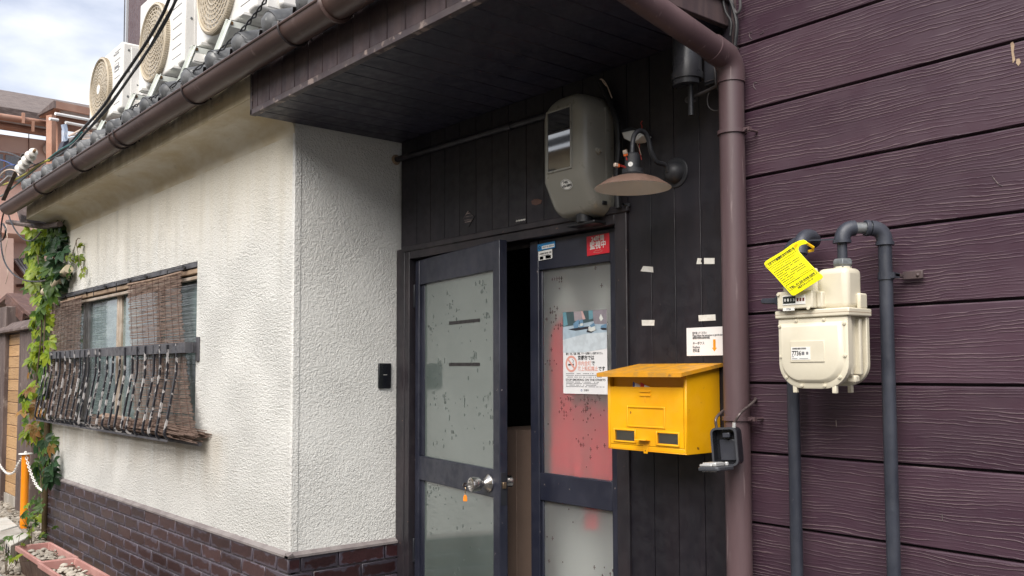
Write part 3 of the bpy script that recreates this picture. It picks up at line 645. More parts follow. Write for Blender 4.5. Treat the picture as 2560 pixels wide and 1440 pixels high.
m = MB(); m.T = Matrix.Translation(kp) @ Matrix.Rotation(A_, 4, 'Z'); m.box(-.001, .001, -.014, .004, -.004, .004); m.lathe([(.0105, -.0012), (.0105, .0012), (.004, .0012), (.004, -.0012), (.0105, -.0012)], 16, Matrix.Translation((-.001, -.022, -.001)) @ Matrix.Rotation(R(80), 4, 'Y')); m.build('key_head', 'chrome', ky)
m = MB(); q = kp + Vector((-.001, -.024, -.008)); m.tube(bez([q, q + Vector((.003, 0, -.010)), q + Vector((-.002, 0, -.020)), q + Vector((0, 0, -.030))], 4), .0018, 6); m.build('tag_chain', 'brass_key', ky)
m = MB(); m.T = Matrix.Translation(q + Vector((0, 0, -.030))) @ Matrix.Rotation(R(40), 4, 'Z'); m.slab([(-.004, -.002, 0), (.004, -.002, 0), (.0075, -.002, -.008), (.0085, -.002, -.022), (.006, -.002, -.0245), (-.006, -.002, -.0245), (-.0085, -.002, -.022), (-.0075, -.002, -.008)], (0, .004, 0)); m.build('key_tag', 'key_orange', ky, bevel=.001)
for zz in (PY(1030, 740, .0).z, .45): lb('hinge', (-.012, .004, -.008, .004, zz - .055, zz + .055), 'hinge_black')
# right leaf, shut
dr = thing('door_leaf', 'right narrow shut door leaf with posters on its patterned glass', 'door', (-2.47, .03, 0), 'glazed entrance doors')
RX0, RX1, RY = -2.715, -2.2185, .030
def RC(px, py): p = PY(px, py, RY); return p.x, p.z
def rb(n_, a, mm='door_black', par=None, bev=.003):
    m = MB(); m.box(a[0], a[1], RY + a[2], RY + a[3], a[4], a[5]); return m.build(n_, mm, par or dr, bevel=bev)
q0, q1 = RC(1347, 900)[0], RC(1527, 900)[0]; zp = RC(1440, 664)[1]; zm1, zm0 = RC(1440, 1193)[1], RC(1440, 1265)[1]
rb('stile', (RX0, q0, 0, LT, .035, 1.786)); rb('stile', (q1, RX1, 0, LT, .035, 1.786))
rb('rail', (q0, q1, .002, LT - .002, zp, 1.786)); rb('rail', (q0, q1, .002, LT - .002, zm0, zm1)); rb('rail', (q0, q1, .002, LT - .002, .035, zb1)); rb('bead', (q0, q0 + .012, .010, LT - .004, zm1, zp)); rb('bead', (q0, q0 + .012, .010, LT - .004, zb1, zm0))
for a, b, sd_ in ((zm1, zp, 8), (zb1, zm0, 9)):
    pn = rb('pane', (q0 + .010, q1 + .004, .016, .020, a - .004, b + .004), 'pane_right', None, 0)
    put_relief(Matrix.Translation((0, RY + .0158, 0)), q0 + .014, a, q1 - q0 - .016, b - a, sd_, 'glass_relief_dark', pn, 75)
z1, z0 = PY(1545, 645, .02).z, PY(1545, 722, .02).z; rb('hinge', (RX1 - .014, RX1 + .006, -.016, .004, z0, z1), 'hinge_black'); rb('hinge', (RX1 - .014, RX1 + .006, -.016, .004, .40, .51), 'hinge_black')
m = MB(); m.box(RX0 - .016, RX0 + .004, RY + LT - .012, RY + LT, .035, 1.786); m.build('meeting_strip', 'door_black', dr)
# what stands behind the glass
m = MB(); n = 46
for i in range(n + 1):
    x = -2.74 + .54 * i / n; y = .155 + .010 * math.sin(i * 1.15) + .006 * math.sin(i * .43 + 1); m.add([(x, y, .04), (x, y, 1.76)], [])
m.f = [(2 * i, 2 * i + 2, 2 * i + 3, 2 * i + 1) for i in range(n)]
o = m.build('curtain', 'curtain'); tag(o, 'pale grey curtain behind the right door glass', 'curtain')
m = MB(); tp = [(1358, 1180), (1362, 1080), (1366, 900), (1380, 828), (1400, 792), (1420, 776), (1450, 800), (1470, 890), (1492, 985), (1500, 1050), (1508, 990), (1525, 982), (1542, 985)]; n = 44
for i in range(n + 1):
    px = 1358 + 184 * i / n; k = max(j for j in range(len(tp)) if tp[j][0] <= px + .01); k = min(k, len(tp) - 2); f_ = (px - tp[k][0]) / (tp[k + 1][0] - tp[k][0]); yy = .082 + .018 * (1 + math.sin(i * .62 + 1.1 * math.sin(i * .3))) / 2
    a = PY(px, tp[k][1] + (tp[k + 1][1] - tp[k][1]) * f_, .09); b = PY(px, 1228 + (95 if 1455 < px < 1490 else 0), .09); m.add([(a.x, yy, b.z), (a.x, yy + .004, (a.z + b.z) / 2), (a.x, yy + .01, a.z)], [])
m.f = [(3 * i + j, 3 * i + 3 + j, 3 * i + 4 + j, 3 * i + 1 + j) for i in range(n) for j in range(2)]
o = m.build('red_banner', 'red_cloth'); tag(o, 'red cloth hanging behind the right door glass', 'cloth')
m = MB(); a = PY(1262, 1072, .17); b = PY(1350, 1072, .17); m.box(a.x - .1, b.x + .0, .17, .50, -.02, a.z); m.box(a.x + .075, a.x + .080, .167, .17, 0, a.z - .004)
o = m.build('shoe_cabinet', 'cabinet', bevel=.004); tag(o, 'brown cabinet seen through the gap between the doors', 'cabinet')
m = MB(); m.slab([(-2.95, 1.1, 1.05), (-2.3, 1.1, 1.62), (-2.2, 1.1, 1.58), (-2.85, 1.1, 1.0)], (0, .06, 0)); o = m.build('stair_string', 'cabinet'); tag(o, 'dark sloping stair board inside the doorway', 'stair')
# ------------------------------------------------------------ posters and stickers on the doors
def sheet(name, label, cat, pts, off, mm, Yp, extra=0, bev=0):
    P_ = [PY(a, b, Yp) for a, b in pts]; m = MB(); m.slab(P_, off); o = m.build(name, mm, None, smooth=0); tag(o, label, cat); return o
YP = RY + .0125
pa, pb = PY(1408, 880, YP), PY(1518, 880, YP); pzt, pzb = PY(1462, 777, YP).z, PY(1462, 985, YP).z
post = thing('poster', 'street smoking ban poster with a photo of feet, on the right door', 'poster', (pa.x, YP, pzb)); PWd, PHt = pb.x - pa.x, pzt - pzb
m = MB(); m.box(pa.x, pb.x, YP - .0006, YP + .0006, pzb, pzt); m.build('sheet', 'paper', post, smooth=0)
def pp(u, v, k=1): return (pa.x + u * PWd, YP - .0006 - .0003 * k, pzt - v * PHt)
for nm, c in (('print_pave', (.40, .50, .58)), ('print_pale', (.58, .64, .68)), ('print_wall', (.06, .10, .11)), ('print_teal', (.14, .30, .36)), ('print_skirt', (.34, .29, .31)), ('print_mauve', (.27, .24, .27)), ('print_shoe', (.15, .28, .42)), ('print_white', (.70, .72, .68)), ('print_shadow', (.03, .03, .04)), ('print_pink', (.62, .40, .38))): mat(nm, c, .6, tuple(q * .86 for q in c), 40, rv=0)
def pr(mm, pts, k, n_='print'):
    m = MB(); m.add([pp(u, v, k) for u, v in pts], [tuple(range(len(pts)))]); m.build(n_, mm, post, smooth=0)
pr('print_pave', [(0, .17), (.45, .14), (1, .12), (1, .38), (.5, .43), (0, .46)], 1); pr('print_pale', [(0, .34), (.5, .28), (1, .27), (1, .46), (.5, .50), (0, .50)], 2)
pr('print_wall', [(0, .0), (.72, .0), (.72, .13), (.3, .165), (0, .18)], 2); pr('print_teal', [(.0, .0), (.08, .0), (.12, .16), (.02, .175)], 3); pr('print_teal', [(.60, 0), (.70, 0), (.70, .10), (.61, .11)], 3)
pr('print_mauve', [(.69, 0), (1, 0), (1, .175), (.72, .165)], 3); pr('print_skirt', [(.26, 0), (.47, 0), (.54, .10), (.40, .12), (.28, .115)], 4); pr('print_pink', [(.43, .0), (.47, .0), (.53, .10), (.47, .10)], 5)
pr('print_shadow', [(.13, .215), (.35, .195), (.60, .19), (.68, .22), (.78, .235), (.66, .27), (.55, .26), (.58, .22), (.30, .235)], 3); pr('print_shoe', [(.25, .15), (.34, .11), (.39, .10), (.38, .16), (.36, .20), (.27, .205)], 6); pr('print_shoe', [(.40, .11), (.47, .10), (.49, .17), (.50, .195), (.40, .20)], 6); pr('print_white', [(.41, .155), (.47, .145), (.49, .175), (.42, .185)], 7)
pr('print_white', [(.60, .20), (.74, .18), (.76, .24), (.66, .255), (.60, .24)], 6); pr('print_shoe', [(.63, .18), (.73, .15), (.75, .19), (.66, .205)], 7); pr('print_shoe', [(.88, .19), (1, .17), (1, .22), (.87, .215)], 6); pr('print_shadow', [(.86, .22), (1, .22), (1, .245), (.9, .24)], 5); pr('print_white', [(.84, .10), (.88, .05), (.93, .11), (.88, .14)], 6)
def pt(s_, u, v, h, mm, fitw=None, bold=0, al='LEFT'): text(s_, h * PHt, mm, pp(u, v, 1), post, align=al, ext=.0002, bold=bold, fit=fitw * PWd if fitw else None)
pt('歴史、文化、伝統、景観…マナーも素晴らしい京都でありたい。', .07, .517, .033, 'ink', .84, .0001)
pt('京都市では', .345, .570, .060, 'ink', .37, .0005); pt('市内全域', .345, .637, .060, 'ink_salmon', .30, .0004); pt('で', .655, .637, .060, 'ink', .07, .0005); pt('路上喫煙禁止', .345, .702, .060, 'ink_salmon', .45, .0004); pt('です', .805, .702, .060, 'ink', .145, .0005)
pt('STOP SMOKING ON THE STREETS', .06, .832, .036, 'ink', .90, .0002); pt('京都市', .48, .957, .026, 'ink', .11)
m = MB(); c0 = Vector(pp(.425, .957, 1)); m.lathe([(.0022, 0), (.0042, 0)], 12, Matrix.Translation(c0) @ Matrix.Rotation(R(90), 4, 'X')); m.build('print', 'ink_blue', post)
def ring(c, r0, r1, mm, par, n=40):
    m = MB(); m.lathe([(r0, 0), (r1, 0)], n, Matrix.Translation(c) @ Matrix.Rotation(R(90), 4, 'X')); m.build('print', mm, par, smooth=0)
cc = Vector(pp(.195, .637, 2)); rr = .135 * PWd; ring(cc, rr * .74, rr, 'ink_salmon', post)
m = MB(); m.T = Matrix.Translation(cc + Vector((0, -.0003, 0))) @ Matrix.Rotation(R(45), 4, 'Y'); m.box(-rr * .8, rr * .8, 0, .0001, -rr * .12, rr * .12); m.build('print', 'ink_salmon', post, smooth=0)
m = MB(); m.T = Matrix.Translation(cc + Vector((0, -.0002, -rr * .1))); m.box(-rr * .55, rr * .1, 0, .0001, -rr * .09, rr * .09); m.box(rr * .2, rr * .45, 0, .0001, -rr * .09, rr * .09); m.build('print', 'ink', post, smooth=0)
m = MB(); m.tube([cc + Vector((rr * a, -.0002, rr * b)) for a, b in ((.35, .05), (.25, .2), (.45, .3), (.3, .5), (.15, .55))], .0009, 4); m.build('print', 'ink_grey', post)
def fine(par, f, u0, u1, v, h, mm, seed):        # print too fine to read: rows of tiny strokes
    rg = random.Random(seed); m = MB(); u = u0
    while u < u1:
        w = rg.uniform(.010, .022); a, b = Vector(f(u, v - h / 2)), Vector(f(min(u + w, u1), v + h / 2))
        if rg.random() < .86: m.add([f(u, v - h / 2), f(u + w, v - h / 2), f(u + w, v + h / 2), f(u, v + h / 2)], [(0, 1, 2, 3)])
        u += w + .007
    m.build('fine_print', mm, par, smooth=0, kind='stuff')
for i, (v, u1) in enumerate(((.755, .70), (.777, .88), (.798, .86), (.858, .82), (.876, .80), (.895, .76), (.913, .94))): fine(post, lambda u, v_: pp(u, v_, 1), .07, u1, v, .010, 'ink_grey', i)
# red sticker, blue and white stickers
def plate(name, label, cat, x0, x1, z0, z1, Yp, mm, tilt=0):
    t = thing(name, label, cat, ((x0 + x1) / 2, Yp, (z0 + z1) / 2)); w, h = x1 - x0, z1 - z0
    T = Matrix.Translation(t.location) @ Matrix.Rotation(tilt, 4, 'Y'); m = MB(); m.T = T; m.box(-w / 2, w / 2, -.0012, .0004, -h / 2, h / 2); m.build('sheet', mm, t, smooth=0)
    xd = (T.to_3x3() @ Vector((1, 0, 0))); zd = T.to_3x3() @ Vector((0, 0, 1)); return t, w, h, (lambda u, v, k=1: t.location + xd * (u * w) + zd * (v * h) + Vector((0, -.0013 - .0003 * k, 0))), xd, zd
a, b = PY(1468, 612, RY), PY(1524, 607, RY); t, w, h, f, xd, zd = plate('sticker', 'red sticker with white surveillance lettering on the right door', 'sticker', a.x, b.x, PY(1496, 636, RY).z, PY(1496, 587, RY).z, RY - .0007, 'sticker_red', R(-1))
text('24時間', h * .30, 'sticker_white', f(0, .30), t, align='CENTER', bold=.0004, fit=w * .56, xd=xd, yd=zd); text('監視中', h * .42, 'sticker_white', f(0, -.04), t, align='CENTER', bold=.0005, fit=w * .70, xd=xd, yd=zd)
m = MB(); m.tube([f(-.2, -.36), f(-.1, -.28), f(.0, -.33), (f(.12, -.28)), f(.2, -.36), f(.05, -.42), f(-.2, -.36)], .0007, 4); m.build('print', 'ink_salmon', t)
a, b = PY(1345, 615, RY), PY(1388, 608, RY); t, w, h, f, xd, zd = plate('sticker', 'small blue sticker at the top left of the right door', 'sticker', a.x, b.x, PY(1366, 624, RY).z, PY(1366, 607, RY).z, RY - .0007, 'sticker_blue', R(-2))
m = MB(); m.add([f(-.25, -.34), f(.47, -.34), f(.47, .12), f(-.25, .12)], [(0, 1, 2, 3)]); m.build('print', 'sticker_white', t, smooth=0); fine(t, lambda u, v: f(u - .5, .5 - v, 2), .29, .94, .60, .24, 'ink_grey', 31); ring(f(-.39, -.05, 1), h * .13, h * .26, 'ink', t, 14)
a, b = PY(1347, 635, RY), PY(1381, 630, RY); t, w, h, f, xd, zd = plate('sticker', 'small white sticker under the blue one on the right door', 'sticker', a.x, b.x, PY(1364, 649, RY).z, PY(1364, 626, RY).z, RY - .0007, 'sticker_white', R(-2))
fine(t, lambda u, v: f(u - .5, .5 - v), .08, .95, .30, .16, 'ink', 32); fine(t, lambda u, v: f(u - .5, .5 - v), .22, .8, .52, .08, 'ink_grey', 33)
m = MB()
for u in (-.40, .02):
    m.box(*sum(((min(p), max(p)) for p in zip(f(u, -.42), f(u + (.26 if u < 0 else .40), -.10))), ()))
for q in (0,): m.build('print', 'ink_grey', t, smooth=0)
# ------------------------------------------------------------ notice and torn tape on the planks
YN = -.0016; a, b = PY(1717, 855, YN), PY(1814, 850, YN); nzt, nzb = PY(1765, 818, YN).z, PY(1765, 889, YN).z
nt = thing('notice', 'white paper notice with an orange arrow above the yellow mailbox', 'notice', ((a.x + b.x) / 2, YN, (nzt + nzb) / 2)); NW, NH = b.x - a.x, nzt - nzb
m = MB(); m.box(a.x, b.x, YN - .0008, YN + .0006, nzb, nzt); m.build('sheet', 'paper', nt, smooth=0)
def nf(u, v, k=1): return Vector((a.x + u * NW, YN - .0008 - .0004 * k, nzt - v * NH))
for s_, v, hh, fw_ in (('鍵を取ってください', .20, .085, .37), ('Please follow the instruction to get the key', .285, .085, .77), ('请按照步骤取出房间的钥匙', .375, .085, .45), ('キーボクス', .565, .105, .30), ('Keybox', .695, .115, .19), ('密码盒', .825, .115, .18)): text(s_, hh * NH * 1.15, 'ink', nf(.16, v), nt, ext=.0002, bold=.0001, fit=fw_ * NW)
m = MB(); m.add([nf(*q) for q in ((.69, .44), (.755, .44), (.755, .735), (.785, .735), (.7225, .86), (.66, .735), (.69, .735))], [tuple(range(7))]); m.build('arrow', 'arrow_orange', nt, smooth=0)
for pts, lab in (([(1601, 678), (1608, 665), (1632, 667), (1633, 681), (1612, 679)], 'torn white tape left of the plank joint, upper of two'), ([(1741, 660), (1744, 645), (1754, 646), (1752, 653), (1754, 660)], 'small scrap of white tape at upper right of the planks'), ([(1760, 645), (1786, 645), (1786, 660), (1760, 660)], 'grey marked piece of tape at upper right of the planks'), ([(1604, 800), (1636, 800), (1635, 814), (1605, 814)], 'white tape strip on the planks above the mailbox left end'), ([(1746, 788), (1788, 786), (1789, 801), (1747, 803)], 'white tape strip just above the paper notice')):
    P_ = [PY(x, y, -.0016) for x, y in pts]; m = MB(); m.slab(P_, (0, .0015, 0)); o = m.build('tape_piece', 'tape_paper', None, smooth=0); tag(o, lab, 'tape', 'scraps of tape on the planks')
# plates on the transom planks
def tpl(name, label, pts, mm):
    P_ = [PY(x, y, -.003) for x, y in pts]; t = thing(name, label, 'plate', P_[0]); m = MB(); m.slab(P_, (0, .003, 0)); m.build('plate', mm, t, smooth=0); return t
t = tpl('emblem_plate', 'diamond plate painted over on the planks above the doors', [(1171, 526), (1186, 541), (1171, 567), (1157, 548)], 'frame_black')
m = MB()
for qa, qb in (((1161, 543), (1183, 539)), ((1160, 551), (1182, 548)), ((1162, 556), (1179, 552)), ((1166, 535), (1176, 532)), ((1171, 527), (1158, 547))): m.bar(PY(*qa, -.0036), PY(*qb, -.0036), .0012, .0035)
m.build('worn_lettering', 'fascia_trim', t)
t = tpl('name_plate', 'small rectangular plate with worn print above the doors', [(1287, 543), (1315, 537), (1315, 556), (1287, 561)], 'frame_black')
m = MB()
for i in range(6): m.bar(PY(1290 + 4 * i, 554 - i * .7, -.0036), PY(1293 + 4 * i, 551 - i * .7, -.0036), .0012, .005)
m.build('worn_lettering', 'tape_paper', t)
m = MB(); m.slab([PY(x, y, -.001) for x, y in ((1328, 503), (1335, 498), (1345, 497), (1355, 501), (1352, 509), (1340, 513), (1330, 511))], (0, .0014, 0)); o = m.build('sticker', 'wood_red'); tag(o, 'scraped reddish sticker remnant on planks left of the meter', 'sticker')
# doorbell plate on the stucco
b0, b1 = PX(944, 908, XC), PX(975, 971, XC)
t = thing('doorbell', 'black rectangular doorbell plate on the stucco beside the doors', 'doorbell', (XC, (b0.y + b1.y) / 2, (b0.z + b1.z) / 2)); m = MB(); m.box(XC, XC + .012, b0.y, b1.y, b1.z, b0.z); m.build('plate', 'bell_black', t, bevel=.004); m = MB(); m.box(XC + .0118, XC + .0125, (b0.y + b1.y) / 2 - .010, (b0.y + b1.y) / 2 + .010, t.location.z + .004, t.location.z + .0055); m.build('mark', 'sticker_white', t, smooth=0)
# conduit across the transom
m = MB(); ps = [PY(*q, -.016) for q in ((985, 401), (1190, 340), (1360, 290))]; m.tube([(XC, -.016, ps[0].z), ps[0], ps[1], ps[2], (ps[2].x + .1, -.016, ps[2].z)], .0135, 12)
cdt = thing('conduit', 'thin black pipe running along the planks under the canopy', 'pipe', tuple(ps[1])); m.build('pipe', 'plank_dark', cdt); m = MB(); m.lathe([(.0145, -.018), (.0165, -.018), (.0165, .018), (.0145, .018)], 14, Matrix.Translation(PY(1272, 316, -.016)) @ Matrix.Rotation(R(90), 4, 'Y')); m.build('coupling', 'plank_dark', cdt)
m = MB(); m.lathe([(.012, -.004), (.026, -.004), (.022, .004), (.012, .004)], 14, Matrix.Translation((XC + .003, -.016, ps[0].z)) @ Matrix.Rotation(R(90), 4, 'Y')); m.build('collar', 'wood_worn', cdt)
# ------------------------------------------------------------ electricity meter housing
em = thing('electricity_meter', 'large grey-olive electricity meter housing with a glass window', 'electricity meter', (-2.334, 0, 2.03))
ex0, ex1, ez0, ez1 = -2.446, -2.222, 1.824, 2.268; w, h = ex1 - ex0, ez1 - ez0; cx_, cz_ = (ex0 + ex1) / 2, (ez0 + ez1) / 2
def outline(inset, n=7):
    out = []; W_, H_ = w / 2 - inset, h / 2 - inset
    for sx, sz, r, a0 in ((1, 1, .095, 0), (-1, 1, .095, 90), (-1, -1, .050, 180), (1, -1, .050, 270)):
        r = max(.01, r - inset)
        for i in range(n + 1):
            a = R(a0 + 90 * i / n); out.append((cx_ + sx * (W_ - r) + r * math.cos(a), cz_ + sz * (H_ - r) + r * math.sin(a)))
        if a0 == 90: out.append((cx_ - W_, 1.955))
        if a0 == 270: out.append((cx_ + W_, 1.955))
    return out
def yfront(z):
    if z > 1.955: return -.150 + .028 * max(0, (z - 2.20) / .07) ** 2
    return -.150 + (1.955 - z) / .131 * .066
m = MB(); lay = []
for inset, dy in ((0, None), (0, .045), (.004, .022), (.012, .008), (.026, .0015), (.045, 0)):
    o_ = outline(inset); lay.append([(x, 0.0 if dy is None else yfront(z) + dy, z) for x, z in o_])
n = len(lay[0])
for l in lay: m.add(l, [])
for i in range(len(lay) - 1): m.f += [(i * n + j, i * n + (j + 1) % n, (i + 1) * n + (j + 1) % n, (i + 1) * n + j) for j in range(n)]
prs = [(7 - i, 8 + i) for i in range(8)] + [(33, 16)] + [(32 - i, 17 + i) for i in range(8)]; o_ = (len(lay) - 1) * n
m.f += [(o_ + a[0], o_ + a[1], o_ + b[1], o_ + b[0]) for a, b in zip(prs[:-1], prs[1:])]
m.build('case', 'meter_case', em, smooth=60)
m = MB(); m.box(ex0 + .012, ex1 + .001, -.042, -.039, ez0 + .06, ez1 - .06); m.lathe([(.0, 0)], 3) if False else None
a0, a1, b0, b1 = -2.405, -2.288, 1.990, 2.204
for q in ((a0 - .007, a0, b0 - .007, b1 + .007), (a1, a1 + .007, b0 - .007, b1 + .007), (a0, a1, b0 - .007, b0), (a0, a1, b1, b1 + .007)): m.box(q[0], q[1], -.1555, -.146, q[2], q[3])
m.build('window_frame', 'meter_case', em, bevel=.002)
m = MB(); m.box(a0, a1, -.1525, -.147, b0, b1); m.build('window_pane', 'clear_glass', em, smooth=0)
sy = yfront(1.932) ; sp = Vector((-2.322, yfront(1.932) - .002, 1.932)); nrm = Vector((0, -.131, -.066)).normalized(); yd = Vector((0, -.066, .131)).normalized()
m = MB(); m.add([sp + Vector((1, 0, 0)) * (.029 * math.cos(a)) + yd * (.0205 * math.sin(a)) for a in (6.28318 * i / 28 for i in range(28))], [tuple(range(28))])
stk = m.build('sticker', 'sticker_white', em, smooth=0)
for r0, r1 in ((.86, .92),):
    m = MB(); m.v = []; 
    for rr in (r0, r1): m.add([sp + nrm * .0006 + Vector((1, 0, 0)) * (.029 * rr * math.cos(a)) + yd * (.0205 * rr * math.sin(a)) for a in (6.28318 * i / 28 for i in range(28))], [])
    m.f = [(i, (i + 1) % 28, 28 + (i + 1) % 28, 28 + i) for i in range(28)]; m.build('print', 'ink', stk, smooth=0)
text('7485', .0125, 'ink', sp + nrm * .0008 + yd * .0085, stk, yd=yd, align='CENTER', ext=.0001, bold=.0003); text('33-0800', .0125, 'ink', sp + nrm * .0008 - yd * .0045 + Vector((.004, 0, 0)), stk, yd=yd, align='CENTER', ext=.0001, bold=.0003); ring(sp + nrm * .0008 - yd * .0045 + Vector((-.0195, 0, 0)), .0015, .0038, 'ink', stk, 14)
kq = PX(1494, 377, ex1); m = MB(); m.lathe([(0, 0), (.013, 0), (.012, .012), (.007, .013), (.007, .021), (.0, .021)], 16, Matrix.Translation((ex1 - .002, kq.y, kq.z)) @ Matrix.Rotation(R(90), 4, 'Y')); m.build('knob', 'meter_case', em)
kq = PX(1512, 506, ex1); m = MB(); m.box(ex1 - .004, ex1 + .0015, kq.y - .012, kq.y + .012, kq.z - .008, kq.z + .006); m.build('drain_slot', 'cable_black', em, bevel=.002)
m = MB(); m.cyl((cx_ + .01, -.05, ez0 + .02), (cx_ + .01, -.05, ez0 - .022), .030, 18); m.box(cx_ - .06, cx_ + .08, -.07, -.002, ez0 - .030, ez0 - .018); m.build('base_bracket', 'cable_black', em, bevel=.004)
# service cable rising behind the meter
cb = thing('service_cable', 'thick black cable rising from behind the meter to the canopy', 'cable', (-2.2, -.03, 2.2))
m = MB(); m.tube(bez([PY(*q, -.030) for q in ((1545, 520), (1541, 440), (1546, 380), (1545, 330), (1537, 285), (1515, 235), (1503, 205))], 6), .0115, 10); m.build('sheath', 'cable_black', cb)
m = MB(); m.tube(bez([PY(*q, -.034) for q in ((1530, 447), (1538, 425), (1541, 400), (1541, 352))], 5), .0022, 6); m.tube(bez([PY(*q, -.045) for q in ((1530, 245), (1518, 215), (1508, 200), (1500, 198))], 5), .0018, 6); m.tube(bez([PY(*q, -.045) for q in ((1516, 215), (1508, 205), (1503, 197))], 5), .0018, 6); m.build('loose_wire', 'cable_cream', cb)
# ------------------------------------------------------------ barn lamp on a swan neck
LX = -1.939; lamp = thing('wall_lamp', 'barn lamp with copper-brown shade on a black swan-neck arm', 'lamp', (LX, 0, 1.93))
bz = 1.929; RB = Matrix.Translation((LX, 0, bz)) @ Matrix.Rotation(R(90), 4, 'X')
m = MB(); m.lathe([(0, .0), (.051, .0), (.051, .003), (.049, .005), (.037, .006)], 32, RB); m.build('base_plate', 'lamp_black', lamp)
m = MB(); m.lathe([(.038, .004), (.037, .012), (.032, .026), (.022, .038), (.012, .043), (.0, .044)], 28, RB); m.build('dome', 'lamp_black', lamp, smooth=60)
sc_ = Vector((LX, -.235, 1.845)); zt_ = 1.845
pxs = [(1662, 412), (1642, 405), (1628, 380), (1622, 352), (1613, 333), (1601, 327), (1590, 332), (1583, 347), (1580, 385)]
pth = [Vector((LX, -.040, bz - .002))] + [PX(x, y, LX) for x, y in pxs]
m = MB(); m.tube(bez(pth, 6), .0078, 14); m.build('arm', 'lamp_black', lamp, smooth=60)
so = PX(1581, 383, LX); sy_ = so.y; ztop = so.z; zcol = PX(1582, 430, LX).z; zrim = PX(1582, 470, LX).z
m = MB(); m.lathe([(0, ztop), (.018, ztop), (.0235, ztop - .006), (.0245, ztop - .012), (.0245, zcol + .006)], 28, Matrix.Translation((LX, sy_, 0))); sk = m.build('socket', 'lamp_black', lamp)
m = MB(); m.lathe([(.0245, zcol + .010), (.034, zcol + .009), (.034, zcol - .004), (.038, zcol - .008), (.036, zcol - .012), (.02, zcol - .012)], 28, Matrix.Translation((LX, sy_, 0))); m.build('collar', 'lamp_black', lamp)
RS = .121; m = MB(); z0 = zcol - .010
m.lathe([(.030, z0), (.055, z0 - .006), (.085, z0 - .017), (RS, zrim + .001), (RS + .0012, zrim - .001)], 48, Matrix.Translation((LX, sy_, 0))); m.build('shade', 'lamp_copper', lamp, smooth=60)
m = MB(); m.lathe([(.02, z0 - .003), (.055, z0 - .009), (.085, z0 - .020), (RS - .002, zrim - .0012), (RS + .0012, zrim - .0012)], 48, Matrix.Translation((LX, sy_, 0))); m.build('shade_lining', 'lamp_cream', lamp, smooth=60)
sp = PY(1570, 411, sy_ - .0245); m = MB(); d_ = (CAMP - Vector((LX, sy_, sp.z))); d_.z = 0; d_.normalize(); d2 = Vector((-d_.y, d_.x, 0)); cc = Vector((LX, sy_, sp.z))
m.v = []; al = math.radians(16)
for i in range(20):
    a = 6.28318 * i / 20; th = al + .33 * math.cos(a); m.v.append(cc + (d_ * math.cos(th) - d2 * math.sin(th)) * .0252 + Vector((0, 0, .0078 * math.sin(a))))
m.f = [tuple(range(20))]; m.build('sticker', 'sticker_white', lamp, smooth=0)
for (x, y), (x2, y2) in (((1563, 382), (1567, 400)), ((1541, 413), (1560, 418))):
    a, b = PX(x, y, LX), PX(x2, y2, LX); m = MB(); d = (b - a).normalized(); m.bar(a - d * .009, a + d * .004, .011, .012); cn = m.build('wire_connector', 'connector', lamp, bevel=.002); m = MB(); m.bar(a + d * .004, a + d * .010, .0095, .010); m.build('cap', 'connector_orange', cn); m = MB(); m.tube([a + d * .008, b, b + Vector((0, .012, -.004))], .0013, 6); m.tube([a + d * .008 + Vector((0, 0, .004)), b + Vector((0, 0, .004)), b + Vector((0, .012, 0))], .0013, 6); m.build('wire', 'cable_red', cn)
# small sensor light behind the arm
sl = thing('sensor_light', 'small white plastic lamp fixed to the planks behind the swan neck', 'lamp', tuple(PY(1580, 345, 0))); c0 = PY(1566, 332, -.035)
m = MB(); m.slab([PY(1552, 327, -.05), PY(1575, 318, -.05), PY(1602, 328, -.02), PY(1606, 336, -.02), PY(1580, 326, -.05), PY(1553, 331, -.05)], (0, .05, 0)); m.build('bracket', 'lamp_black', sl)
m = MB(); m.slab([PY(1553, 331, -.055), PY(1582, 325, -.055), PY(1607, 337, -.055), PY(1590, 352, -.055), PY(1575, 354, -.055), PY(1559, 346, -.055)], (0, .05, 0)); m.build('diffuser', 'opal_plastic', sl, bevel=.004)
m = MB(); m.tube(bez([PY(*q, -.02) for q in ((1599, 358), (1598, 375), (1602, 392), (1604, 400))], 4), .0013, 6); m.tube(bez([PY(*q, -.02) for q in ((1606, 302), (1602, 308), (1605, 315), (1604, 326))], 4), .0014, 6); m.build('wire', 'cable_red', sl); m = MB(); m.tube([PY(*q, -.022) for q in ((1592, 356), (1598, 372), (1603, 388))], .0013, 6); m.build('wire', 'cable_cream', sl)
m = MB(); q = PY(1566, 513, -.015); m.lathe([(0, 0), (.009, .0), (.010, .008), (.005, .016), (.005, .03)], 12, Matrix.Translation((q.x, -.002, q.z)) @ Matrix.Rotation(R(90), 4, 'X')); o = m.build('hook_knob', 'lamp_black'); tag(o, 'black knob screwed to the planks right of the meter', 'knob')
